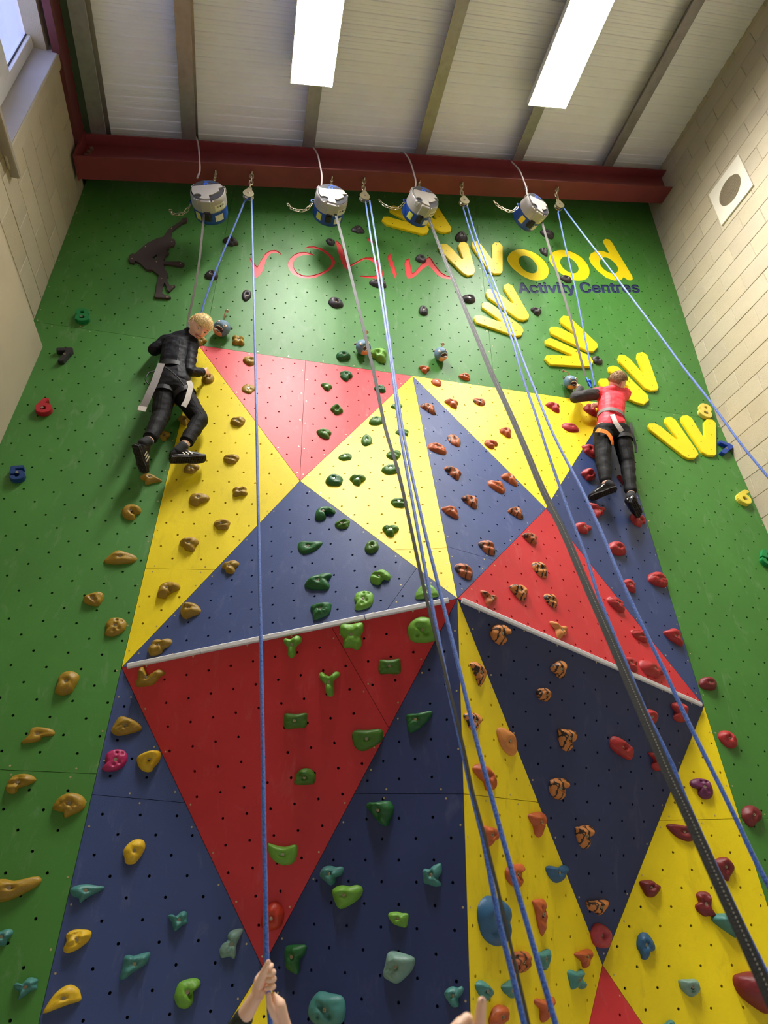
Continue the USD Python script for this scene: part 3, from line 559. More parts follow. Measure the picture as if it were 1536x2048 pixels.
# kind: word, 12 outline radii (0 deg = right, counter-clockwise), height / size, bumps (u, v, radius, amount), texture, lean
KD = {
 'o': ('rounded', '999999999999', .5, [(.3, .45, .5, .25)], None, .1),
 'd': ('domed', '899999998778', .62, [(0, .5, .6, .25)], None, .25),
 'j': ('jug-shaped', '999899967666', .66, [(0, .55, .55, .45), (0, -.25, .35, -.35)], None, .3),
 'w': ('wedge-shaped', '956678875555', .5, [(-.4, .1, .5, .35)], None, .1),
 'v': ('pointed', '689878666895', .55, [(-.3, .4, .4, .3), (.35, .4, .35, .2)], None, .15),
 'y': ('three-lobed', '595459546946', .5, [(.45, .5, .35, .3), (-.45, .5, .35, .3), (0, -.6, .35, .2)], None, .1),
 'x': ('knobbly four-lobed', '688688688688', .5, [(.5, .5, .3, .35), (-.5, .5, .3, .3), (-.5, -.5, .3, .25), (.5, -.5, .3, .3)], None, .1),
 'f': ('dimpled face-like', '899999997776', .4, [(.0, .62, .16, -.55), (.5, .6, .16, -.55), (.35, -.25, .2, -.35), (-.1, -.45, .2, -.35)], None, .1),
 'h': ('half-moon', '999999943334', .42, [(0, .3, .7, .1)], 'rim', .1),
 'b': ('block-shaped', '898889898889', .55, [(0, .6, .6, .15)], None, .2),
 'u': ('hooked', '985489997788', .5, [(-.55, .5, .3, .5), (.65, .35, .3, .35), (.05, .45, .3, -.3)], None, .15),
 's': ('scaly', '988999887766', .5, [(0, .7, .6, .35)], 'scale', .2),
 'c': ('curled', '999999988763', .5, [(.25, -.15, .26, -.75), (.6, .35, .3, .3)], None, .1),
 'k': ('ridged', '899889988898', .52, [(.35, .4, .4, .3)], 'rib', .15),
 'p': ('pocketed', '999999999999', .5, [(.1, .1, .3, -.55)], None, .15),
 'r': ('berry-like', '899989998899', .55, [], 'berry', .1),
 'n': ('narrow carrot-shaped', '589985568965', .7, [(0, .75, .4, .3), (0, .5, .12, -.3)], 'rib', .05),
 'm': ('mask-like', '899998889978', .42, [(-.2, .15, .2, -.4), (.25, -.35, .2, -.5), (0, .6, .5, .25), (-.35, -.45, .14, -.5)], None, .1),
 't': ('lumpy', '799879967896', .52, [(-.4, .4, .4, .35), (.45, .1, .35, .25), (.1, -.5, .35, .2), (.1, .15, .2, -.25)], None, .15)}
HOLDS = '''461 483 32 20 K j;423 549 27 22 K d;493 590 19 27 K p;661 483 18 17 K p;716 458 27 19 K h;672 604 30 25 K p;756 566 34 20 K d;842 516 21 20 K p;923 473 24 24 K d;847 620 18 23 K d;938 597 26 20 K d;1095 467 26 20 K k;1088 502 16 20 K v;1132 557 22 17 K p;1073 622 21 19 K t;1195 720 20 19 K p;
477 680 26 23 M x;402 681 24 24 M s;499 721 27 22 M k;416 755 25 27 M p;497 777 27 22 M f;475 842 30 23 M k;462 917 32 23 M k;347 801 18 22 M o;368 840 26 24 M t;328 871 24 24 M v;383 935 31 26 M f;302 958 46 26 M w;262 1023 39 37 M c;398 998 41 31 M w;480 982 31 25 M x;443 1048 34 25 M k;377 1087 39 34 M t;242 1114 65 33 M w;459 1133 33 31 M t;337 1179 44 39 M c;186 1196 40 33 M k;380 1219 41 38 M v;231 1253 42 42 M f;318 1293 43 38 M x;134 1365 42 53 M b;299 1353 56 42 M u;
77 1470 62 36 M h;255 1452 62 42 M s;231 1520 47 48 P f;297 1521 48 47 Y j;41 1567 57 43 M k;138 1610 65 53 M s;268 1703 43 52 Y o;26 1778 104 52 M w;173 1787 69 38 A w;3 1875 40 34 A t;155 1882 51 47 Y k;355 1842 40 40 A y;271 1932 54 53 A x;49 1977 48 44 A x;128 1997 71 53 Y h;375 1987 50 60 L c;
564 1708 61 43 L h;544 1832 46 54 O d;463 1888 44 61 B s;588 1918 43 60 D s;661 1751 47 40 A t;692 1794 61 49 L v;651 2018 74 68 A m;795 1839 41 31 L t;863 1750 39 47 A t;796 1935 63 64 B s;907 1993 39 42 A t;983 1673 36 42 R t;1033 1752 39 49 R c;994 1842 67 102 U m;1044 1924 42 44 R2 k;1089 1920 30 42 A v;971 1981 35 44 A k;1020 1979 30 38 A v;1000 2032 38 44 R d;1093 2018 40 50 R y;1082 1835 25 75 R n;1118 1748 45 36 U u;
1172 1674 38 46 T y;1198 1815 45 28 T j;1205 1871 42 48 W p;1170 1918 35 38 R y;1156 1959 34 44 A x;1368 1665 62 36 N h;1452 1738 39 50 N s;1303 1777 42 36 N t;1409 1809 37 54 N u;1454 1851 50 50 A v;1293 1892 37 56 U t;1382 1976 41 36 B j;1520 1985 84 84 N d;1339 2052 26 24 A t;
648 866 30 23 G v;733 879 22 27 G p;804 864 27 16 G k;690 913 27 17 G k;787 909 30 22 G k;781 938 37 22 G d;668 959 35 27 D d;715 959 33 26 G t;798 1004 34 23 G k;650 1025 40 32 D c;684 1047 30 23 G k;781 1060 34 28 G t;619 1093 49 29 D h;743 1092 28 30 G p;760 1153 41 34 L k;635 1162 52 38 D w;727 1199 39 42 L f;640 1221 42 38 D s;853 1181 48 33 L h;
687 711 28 23 D d;756 708 35 34 L t;693 751 25 24 D v;653 773 23 18 G t;760 776 23 18 D r;674 819 25 21 G j;793 813 24 16 G t;752 841 29 20 G d;
849 738 22 19 R t;929 752 22 17 R k;873 764 20 17 R o;904 806 26 21 R t;959 803 23 17 R2 k;856 815 24 23 R2 t;909 879 22 26 R2 p;875 895 31 23 R r;983 887 27 21 R c;1012 863 23 23 R t;908 945 29 27 R2 t;941 1001 29 28 R2 t;901 1022 28 26 R v;994 972 28 25 R k;1018 956 25 26 R t;1031 1023 27 25 R2 t;975 1093 29 31 R2 k;929 1141 32 34 R2 k;981 1198 29 32 R2 y;
1107 813 26 23 E t;1141 854 31 20 E o;1180 818 23 27 E t;1180 900 24 29 E v;1178 949 26 25 E j;1197 1022 28 31 E y;1277 1038 27 31 E c;1168 1055 31 26 E w;1235 1096 33 30 E d;1259 1170 24 29 E v;1316 1157 35 32 E r;1233 1207 27 31 E r;1348 1272 33 36 E v;1281 1271 28 25 E k;1260 1327 31 31 E t;1307 1338 43 36 E w;1417 1366 36 30 N d;1246 960 16 22 E t;
1061 1075 26 25 R2 t;1081 1137 25 32 T k;1040 1183 33 34 T t;1103 1200 23 29 T k;1122 1261 30 35 C y;1119 1338 32 36 T t;1089 1389 29 27 T k;
584 1293 38 47 L y;703 1272 49 57 L x;845 1259 60 54 L m;779 1333 45 32 G b;658 1368 43 51 L y;590 1442 47 32 G b;735 1480 63 44 G h;837 1443 53 42 D s;609 1553 43 33 G j;757 1627 55 52 D j;
1004 1269 41 43 T c;959 1348 30 47 T v;948 1443 35 38 T t;1016 1483 36 54 C o;972 1555 44 52 R t;1137 1481 38 44 T s;1121 1578 41 43 T c;1078 1649 34 52 R v;
1246 1496 47 44 E p;1300 1433 34 30 E d;1361 1425 32 40 E x;1319 1522 38 40 E y;1457 1478 34 38 E t;1506 1632 41 46 N w;1405 1577 43 44 Q f'''
def oc(ox, oy, sc, t): return [(ox + float(a) / sc, oy + float(b) / sc) for a, b in (p.split(',') for p in t.split())]
OUTL = {}
for ox, oy, sc, rows in (
 (0, 1300, 3, """134 1365|345,160 370,125 420,118 460,140 465,180 455,220 445,250 410,270 370,270 345,250 348,200
299 1353|830,110 850,98 862,110 865,140 885,155 920,140 950,118 980,130 985,150 960,165 940,190 915,210 870,218 825,218 815,195 825,165
77 1470|180,465 240,458 300,470 320,490 312,510 255,520 245,545 190,560 138,562 165,525
255 1452|695,410 720,395 770,405 830,430 858,460 850,475 790,500 720,517 680,500 672,480
231 1520|640,610 680,590 730,592 760,625 762,660 745,700 700,728 640,730 622,710 640,680 630,640
297 1521|818,645 850,615 900,597 945,595 960,620 955,660 930,700 915,730 870,728 835,695
41 1567|40,800 65,755 110,740 165,742 205,765 208,785 160,815 120,830 110,862 75,865 45,845
138 1610|317,950 335,890 380,858 440,855 490,880 510,920 500,955 440,990 400,1007 390,975 350,965
268 1703|740,1210 760,1165 800,1135 850,1140 868,1180 860,1220 840,1260 815,1287 770,1285 755,1250
26 1778|-80,1390 0,1378 60,1390 130,1375 200,1362 232,1385 215,1420 150,1465 60,1510 -20,1515 -80,1480
173 1787|418,1440 450,1415 510,1408 570,1415 622,1425 600,1450 550,1475 515,1500 490,1520 480,1490 440,1475"""),
 (0, 1648, 3.84, """155 1882|502,850 545,815 620,812 690,830 690,890 660,930 600,975 540,992 502,965 515,900
355 1842|1292,710 1320,700 1345,715 1390,680 1425,688 1430,730 1435,765 1400,780 1360,815 1340,790 1320,745
271 1932|945,1020 980,1003 1020,1012 1080,995 1140,990 1145,1030 1130,1075 1080,1110 1020,1150 975,1190 940,1180 945,1100
49 1977|105,1230 130,1218 155,1235 190,1190 225,1183 270,1205 265,1235 275,1270 230,1290 190,1330 160,1345 160,1290 115,1265
128 1997|352,1435 370,1370 410,1300 470,1250 530,1240 590,1270 620,1320 625,1360 530,1385 430,1415
375 1987|1358,1290 1380,1220 1440,1195 1500,1192 1535,1220 1530,1260 1490,1290 1495,1330 1490,1380 1450,1412 1395,1395 1362,1340"""),
 (380, 1648, 3.84, """564 1708|592,150 640,160 720,175 780,160 810,160 820,200 810,260 780,300 720,312 660,290 610,240
463 1888|285,850 320,815 390,805 402,830 380,880 360,930 355,1035 310,1020 250,1025 230,970 250,920 285,895
588 1918|722,960 740,935 800,925 878,925 875,990 840,1040 835,1145 790,1145 740,1110 725,1040
661 1751|990,370 1015,330 1060,318 1110,330 1150,325 1165,350 1150,390 1110,410 1105,450 1070,470 1030,440 990,405
692 1794|1087,530 1110,490 1160,475 1220,482 1270,470 1310,490 1310,540 1260,600 1160,655 1120,620
651 2018|900,1430 920,1360 960,1300 1000,1290 1060,1300 1130,1310 1160,1350 1170,1440 1150,1520 1080,1560 960,1560 905,1500"""),
 (760, 1648, 3.84, """795 1839|55,715 70,690 120,682 160,690 205,695 205,750 190,790 140,785 90,765
863 1750|325,360 345,340 380,345 410,315 460,300 467,330 465,370 440,410 460,460 420,475 370,460 335,450 330,400
796 1935|25,1170 45,1060 60,1000 100,985 180,1000 245,1020 260,1050 240,1110 190,1170 125,1220 70,1205
907 1993|500,1320 520,1280 560,1258 600,1265 625,1250 640,1275 625,1310 600,1340 600,1390 560,1402 530,1370
994 1842|778,700 790,620 830,565 880,555 960,590 1015,650 1025,720 1005,770 1015,830 990,900 920,930 850,900 800,830
1033 1752|978,370 1000,330 1060,312 1110,312 1122,340 1090,360 1090,400 1100,450 1070,490 1020,470 985,425
1044 1924|1012,1050 1030,985 1080,978 1140,990 1165,1040 1150,1110 1100,1142 1040,1125 1018,1090
1089 1920|1208,1000 1250,985 1305,972 1315,1010 1295,1080 1270,1122 1240,1100 1220,1050
971 1981|752,1230 775,1203 805,1210 840,1250 870,1290 860,1330 820,1360 790,1330 765,1280
1082 1835|1188,595 1230,580 1278,585 1275,620 1255,650 1278,670 1275,740 1260,820 1240,858 1222,820 1210,740 1203,660 1195,630
1118 1748|1290,340 1330,330 1380,345 1420,325 1460,335 1450,365 1430,400 1410,435 1360,455 1320,430 1295,385
983 1673|790,20 840,15 900,30 915,60 905,110 870,130 840,170 815,150 795,100"""),
 (1136, 1648, 3.84, """1172 1674|70,40 110,25 170,18 210,35 205,80 165,100 170,150 150,185 110,170 80,110
1198 1815|152,600 200,598 260,595 320,600 320,625 290,660 250,695 210,675 165,650
1205 1871|190,850 205,795 240,768 300,790 340,840 338,890 310,940 260,940 205,910
1170 1918|68,995 110,985 150,978 190,990 188,1040 160,1070 140,1112 115,1105 108,1060 75,1020
1156 1959|12,1130 40,1118 75,1140 115,1128 125,1160 105,1200 135,1260 100,1275 70,1250 30,1260 20,1210
1368 1665|780,10 840,0 930,15 1005,20 1010,50 985,110 920,135 850,110 800,60
1452 1738|1142,290 1180,262 1240,252 1270,280 1290,330 1270,370 1230,410 1210,440 1170,400 1145,350
1303 1777|565,450 610,433 660,435 690,460 720,480 715,500 690,530 650,560 600,555 580,510
1409 1809|1010,550 1035,522 1090,520 1117,545 1110,600 1100,650 1118,715 1070,705 1030,705 985,660 985,620 1015,600
1454 1851|1128,750 1150,710 1200,700 1270,700 1315,710 1310,750 1285,790 1290,860 1270,882 1230,850 1170,800
1293 1892|540,940 560,870 600,835 640,850 670,920 665,970 630,985 600,1035 560,1035 555,990
1382 1976|868,1225 880,1202 940,1200 1000,1202 1018,1240 1010,1285 940,1325 880,1275
1520 1985|1380,1220 1395,1160 1450,1140 1536,1130 1640,1170 1680,1260 1640,1380 1560,1440 1470,1380 1400,1300"""),
 (512, 1200, 3, """584 1293|162,250 175,228 205,235 245,212 272,225 272,255 245,280 238,330 215,350 195,335 190,290
703 1272|503,160 520,138 570,142 630,133 645,150 640,190 625,220 635,260 610,302 570,290 525,285 525,235 508,205
845 1259|912,180 930,130 980,100 1040,108 1072,150 1080,210 1060,245 990,255 930,240
779 1333|733,375 745,358 800,360 860,355 866,375 866,430 850,448 790,445 735,440
658 1368|378,450 395,432 420,450 445,458 475,432 500,440 498,465 465,490 470,560 450,580 425,565 415,510 390,480
590 1442|163,690 180,680 240,685 298,680 303,710 298,765 240,772 170,770
735 1480|577,800 600,780 680,780 750,775 768,805 755,850 690,890 640,907 600,890 580,850
837 1443|900,690 920,678 980,682 1050,672 1057,695 1020,740 980,770 935,793 910,780 905,730
609 1553|228,1090 245,1040 285,1013 330,1020 357,1060 345,1100 300,1108 240,1105
757 1627|655,1240 670,1210 720,1212 790,1205 815,1235 818,1270 800,1310 780,1355 740,1340 705,1300 680,1265
1004 1269|1420,200 1440,160 1500,145 1540,165 1540,195 1505,205 1515,240 1490,268 1445,255 1422,225
959 1348|1300,400 1325,380 1360,390 1385,420 1380,450 1360,500 1340,512 1325,470 1310,430
1016 1483|1465,800 1485,775 1525,780 1560,810 1570,870 1560,920 1525,930 1490,900 1470,850
972 1555|1315,1030 1340,997 1390,1000 1420,1030 1430,1070 1445,1100 1435,1130 1385,1142 1375,1100 1345,1075"""),
 (1024, 1300, 3, """1246 1496|597,560 615,525 650,528 700,560 730,590 725,630 705,652 650,630 605,595
1361 1425|963,340 985,317 1040,320 1055,345 1050,385 1035,425 1000,433 970,410 985,375
1319 1522|830,620 860,615 890,610 925,600 940,625 920,660 905,715 870,728 845,700 860,660
1457 1478|1255,520 1280,480 1320,480 1348,520 1342,570 1310,588 1275,570
1506 1632|1390,985 1420,940 1470,932 1503,970 1495,1010 1455,1040 1425,1062 1395,1030
1405 1577|1078,800 1100,775 1150,768 1195,785 1202,840 1185,880 1140,893 1110,870 1115,835 1090,825
1137 1481|290,490 330,485 385,488 397,515 385,545 360,560 365,590 340,608 310,590 295,550
1121 1578|232,800 260,775 320,773 350,790 345,815 325,830 325,870 295,895 255,880 235,850
1078 1649|113,1000 140,985 180,975 210,990 210,1030 195,1060 180,1110 160,1125 140,1105 135,1060 120,1030"""),
 (512, 850, 3, """619 1093|250,705 270,692 330,702 395,705 385,735 345,765 290,775 255,745
635 1162|293,950 330,905 380,885 440,882 445,905 425,930 440,960 435,990 380,990 320,980
640 1221|322,1080 380,1065 440,1062 447,1090 440,1130 400,1155 350,1168 340,1120
853 1181|953,1035 960,990 990,955 1030,945 1070,970 1095,1025 1030,1035
650 1025|358,540 365,500 400,480 450,485 475,515 465,535 435,515 415,525 425,555 395,570 365,560
760 1153|685,910 700,880 740,862 785,875 805,905 795,930 765,925 740,955 700,945
727 1199|590,1040 600,1000 640,988 690,1000 705,1040 690,1090 640,1110 598,1105 605,1070"""),
 (0, 900, 3, """242 1114|628,680 645,640 690,597 740,605 800,620 820,640 805,665 750,680 690,690
231 1253|633,1040 650,1008 690,998 735,1008 755,1045 740,1090 690,1120 640,1112 645,1080 635,1060
318 1293|892,1200 905,1180 905,1145 935,1130 965,1140 1000,1128 1018,1155 1000,1185 980,1195 975,1220 925,1238
337 1179|948,860 955,810 990,785 1040,785 1075,805 1075,830 1040,850 1015,870 1005,890 970,888 948,880
398 998|1135,290 1150,262 1200,252 1240,265 1253,285 1240,305 1205,320 1185,338 1145,325
302 958|848,165 870,145 910,145 950,165 978,182 940,195 910,210 885,217 880,195 855,185
262 1023|727,365 745,325 790,315 835,330 842,365 815,380 815,410 790,420 750,405
380 1219|1080,945 1095,908 1130,903 1170,920 1200,955 1195,980 1160,995 1125,1010 1095,985""")):
    for r_ in rows.split('\n'):
        k_, t_ = r_.split('|'); OUTL[tuple(map(int, k_.split()))] = oc(ox, oy, sc, t_)
def radii(code, rot=0.0, n=48):
    r = np.array([int(c) for c in code], float) / 9; a = np.arange(13) * np.pi / 6
    from scipy.interpolate import CubicSpline
    cs = CubicSpline(a, np.r_[r, r[0]], bc_type='periodic'); t = np.arange(n) * 2 * np.pi / n
    return np.clip(cs(t - rot), .15, 1.3), t
def hold_mesh(kind, w, h, seed, H, outl=None):
    word, code, hk, bumps, tex, lean = KD[kind]; g = np.random.default_rng(seed); N, K = (56, 15) if outl else (40, 12)
    r, t = radii(code, g.uniform(-.25, .25) if kind not in 'hjbfnm' else g.uniform(-.08, .08), N)
    r = r * (1 + .05 * np.cos(2 * t + g.uniform(0, 6)) + .035 * np.cos(3 * t + g.uniform(0, 6)) + .02 * np.cos(5 * t + g.uniform(0, 6)))
    B = np.stack([r * np.cos(t), r * np.sin(t)], 1)
    if outl:
        q = np.array(outl) * [1, -1]; q = (q - (q.min(0) + q.max(0)) / 2) / ((q.max(0) - q.min(0)) / 2); pg = Polygon(spline(q, 6)).buffer(0)
        if pg.geom_type != 'Polygon': pg = max(pg.geoms, key=lambda p: p.area)
        c0 = np.array(pg.centroid.coords[0]); c0 = c0 if pg.contains(Point(*c0)) else np.array(pg.representative_point().coords[0]); B = []
        for a_ in t:
            it = pg.exterior.intersection(LineString([c0, c0 + 6 * np.array([math.cos(a_), math.sin(a_)])])); ps = [np.array(p.coords[0]) for p in getattr(it, 'geoms', [it]) if not p.is_empty]
            B.append(max(ps, key=lambda p: np.linalg.norm(p - c0)))
        B = np.array(B)
    lo, hi = B.min(0), B.max(0); B = (B - (lo + hi) / 2) / ((hi - lo) / 2); c = np.array([0, -.05]) if not outl else B.mean(0) * .0 + (c0 - (lo + hi) / 2) / ((hi - lo) / 2)
    s = np.r_[0, 1 - (1 - np.linspace(0, 1, K)[1:]) ** 1.7]
    uv = c + s[:, None, None] * (B - c); S = np.broadcast_to(s[:, None], (K, N))
    z = (1 - S ** 3.2) ** .62
    for (bu, bv, br, am) in bumps:
        d2 = ((uv[..., 0] - bu) ** 2 + (uv[..., 1] - bv) ** 2) / br ** 2; z = z + am * np.exp(-d2 * 1.4) * (1 - S ** 4)
    z -= .42 * np.exp(-(((uv - c) ** 2).sum(-1)) / .035)
    P = np.concatenate([uv * [w / 2, h / 2], z[..., None] * 0], -1)
    nz = meshkit.fbm(np.concatenate([uv * 1.5 + seed * 3.7, np.zeros_like(uv[..., :1])], -1), 3, seed % 97) - .5
    z += nz * .5 * (1 - S ** 3)
    if tex == 'scale': m_ = np.clip((.25 - uv[..., 1]) * 3, 0, 1) * (1 - S ** 6); z += .13 * m_ * np.abs(np.sin(uv[..., 0] * 7 + uv[..., 1] * 6)) * np.abs(np.sin(uv[..., 0] * 7 - uv[..., 1] * 6)) - .12 * m_
    if tex == 'berry': z += .2 * (1 - S ** 6) * np.abs(np.sin(uv[..., 0] * 7.5)) * np.abs(np.sin(uv[..., 1] * 7.5))
    if tex == 'rib': a_ = g.uniform(-.5, .8); z += .13 * (1 - S ** 5) * np.sin((uv[..., 0] * math.sin(a_) + uv[..., 1] * math.cos(a_)) * 9 + 2.5 * nz)
    if tex == 'rim': z -= .3 * np.clip(1 - S * 1.35, 0, 1)
    z = np.maximum(z, .02 * (1 - S)) * (S < 1)
    y = uv[..., 1] * h / 2 + lean * z * H * .35
    V = np.stack([uv[..., 0] * w / 2, y, z * H], -1); V[0] = V[0].mean(0)
    V = V.reshape(-1, 3); f = []
    for i in range(K - 1):
        for j in range(N):
            a, b = i * N + j, i * N + (j + 1) % N
            f += [[a, a + N, b + N], [a, b + N, b]] if i else [[0, a + N, b + N]]
    m = tm(V, f); m.remove_unreferenced_vertices(); return m, float(V[0, 2]), H
M_bolt_shade = mat('bolt_shade_disc', (40, 34, 28), .8, .1)  # flat dark disc: shade inside the bolt hole put into the colour
def bolt_mesh(r=.0085):
    o = trimesh.creation.annulus(r * .5, r, .006, sections=14); o.apply_translation([0, 0, .003])
    b = trimesh.creation.cylinder(r * .6, .003, sections=6); b.apply_translation([0, 0, .001]); return cat_([o, b])
BM = bolt_mesh(.0095)
BH = trimesh.creation.cylinder(.0155, .002, sections=16)
ORD = ['', 'second', 'third', 'fourth', 'fifth', 'sixth', 'seventh', 'eighth', 'ninth', 'tenth', 'eleventh', 'twelfth', 'thirteenth', 'fourteenth', 'fifteenth', 'sixteenth', 'seventeenth', 'eighteenth', 'nineteenth', 'twentieth', 'twenty-first', 'twenty-second']
HL = []
for row in HOLDS.replace('\n', '').split(';'):
    a = row.split(); x, y, w, h = map(float, a[:4]); HL.append((x, y, w, h, a[4], a[5], facet_at(x, y + h * .12)))
grp = {}
for i, q in enumerate(HL): grp.setdefault((q[4][0], q[6]), []).append(i)
def rank_label(i):
    x, y, w, h, c, k, fn = HL[i]; ids = sorted(grp[(c[0], fn)], key=lambda j: HL[j][1]); n = len(ids); r = ids.index(i); col = HC[c[0]][0]; ph = FPHRASE[fn]
    if n == 1: return f'{KD[k][0]} {col} climbing hold, the only {col} one on the {ph}'
    wh = 'highest' if r == 0 else 'lowest' if r == n - 1 else f'{ORD[r]} highest'
    r_ = f'{KD[k][0]} {col} climbing hold, {wh} {col} one on the {ph}'
    return r_ if len(r_.replace('-', ' ').split()) <= 16 else f'{col} climbing hold, {wh} {col} one on the {ph}'
HOLDPOS = {}
for i, (x, y, w, h, c, k, fn) in enumerate(HL):
    P, _ = FP[fn]; hk = KD[k][2]
    def pp(Q): v = Q - CAM; return np.array([768 + F * (v @ RT) / (v @ FW), 1024 - F * (v @ UP) / (v @ FW)])
    o = P.hit(x, y + h * .2); km = (o - CAM) @ FW / F                        # metres per pixel
    H = hk * .62 * min(w, h) * km; pr = pp(o + P.n * H) - pp(o); up_ = -pr[1]
    if up_ > .42 * h: H *= .42 * h / up_; up_ = .42 * h
    side_ = pr[0] * H / (hk * .62 * min(w, h) * km)
    fh = h - .85 * max(up_, -.3 * h); cx = x - .35 * side_; cy = y + h / 2 - fh / 2 - (.5 * up_ if up_ < 0 else 0)
    q = P.px([(cx - w / 2, cy), (cx + w / 2, cy), (cx, cy - fh / 2), (cx, cy + fh / 2)])
    ww = np.linalg.norm(q[1] - q[0]); hh = abs(q[3][1] - q[2][1]); o = P.xyz((q[2] + q[3]) / 2)[0]
    t = thing('climbing_hold', rank_label(i), 'climbing hold', 'climbing holds bolted to the wall', mat=P.mat(o))
    m, z0, H = hold_mesh(k, ww, hh, i + 11, H, OUTL.get((int(x), int(y))))
    obj('hold_body', m, HM[c], t, smooth=55)
    b = BM.copy(); b.apply_translation([*m.vertices[0][:2], z0 + .0015]); obj('bolt', b, M_bolt, t)
    b = BH.copy(); b.apply_translation([*m.vertices[0][:2], z0 + .0012]); obj('bolt_shade_disc', b, M_bolt_shade, t); HOLDPOS[i] = (o, P, ww, hh, H)
# number-shaped holds along the side walls
for x, y, w, h, dg, c, cn, side in ((166, 633, 17, 25, '8', (20, 120, 62), 'green', 'left'), (131, 713, 19, 27, '7', (40, 38, 40), 'black', 'left'), (89, 815, 21, 29, '6', (170, 30, 44), 'red', 'left'), (37, 949, 22, 28, '5', (22, 60, 120), 'blue', 'left'),
                                   (1407, 822, 19, 25, '8', (226, 206, 92), 'pale yellow', 'right'), (1448, 899, 15, 24, '7', (22, 62, 150), 'blue', 'right'), (1484, 994, 22, 27, '6', (224, 206, 70), 'yellow', 'right'), (1531, 1117, 26, 27, '5', (20, 130, 66), 'green', 'right')):
    fn = facet_at(x, y); P = FP[fn][0]; o = P.hit(x, y + 3); q = P.px([(x, y - h / 2), (x, y + h / 2)]); hh = np.linalg.norm(q[1] - q[0]) * .86; dg_a = math.degrees(math.atan2(*(q[0] - q[1])[::-1])) - 90
    m = meshkit.text_mesh(dg, hh, .045, bold=True); 
    g = unary_union([Polygon(m.vertices[f][:, :2]).buffer(1e-5) for f in m.faces[m.face_normals[:, 2] > .9]]).buffer(hh * .052)
    cx = [(g.bounds[0] + g.bounds[2]) / 2, (g.bounds[1] + g.bounds[3]) / 2]; g = affinity.translate(g, -cx[0], -cx[1]); g = affinity.rotate(affinity.scale(g, 1.12, 1, origin=(0, 0)), dg_a, origin=(0, 0))
    b = bevel_prism(g, .0005, .042, .005)
    t = thing('number_hold', f'{cn} climbing hold shaped like the number {dg}, by the {side} wall', 'climbing hold', 'number shaped holds by the side walls', mat=P.mat(o))
    obj('number_body', b, mat(f'number_{dg}_{side}', c, .45, .08), t, smooth=35)
    bb = BM.copy(); bb.apply_translation([0, -hh * .2 if dg in '86' else 0, .040]); obj('bolt', bb, M_bolt, t)
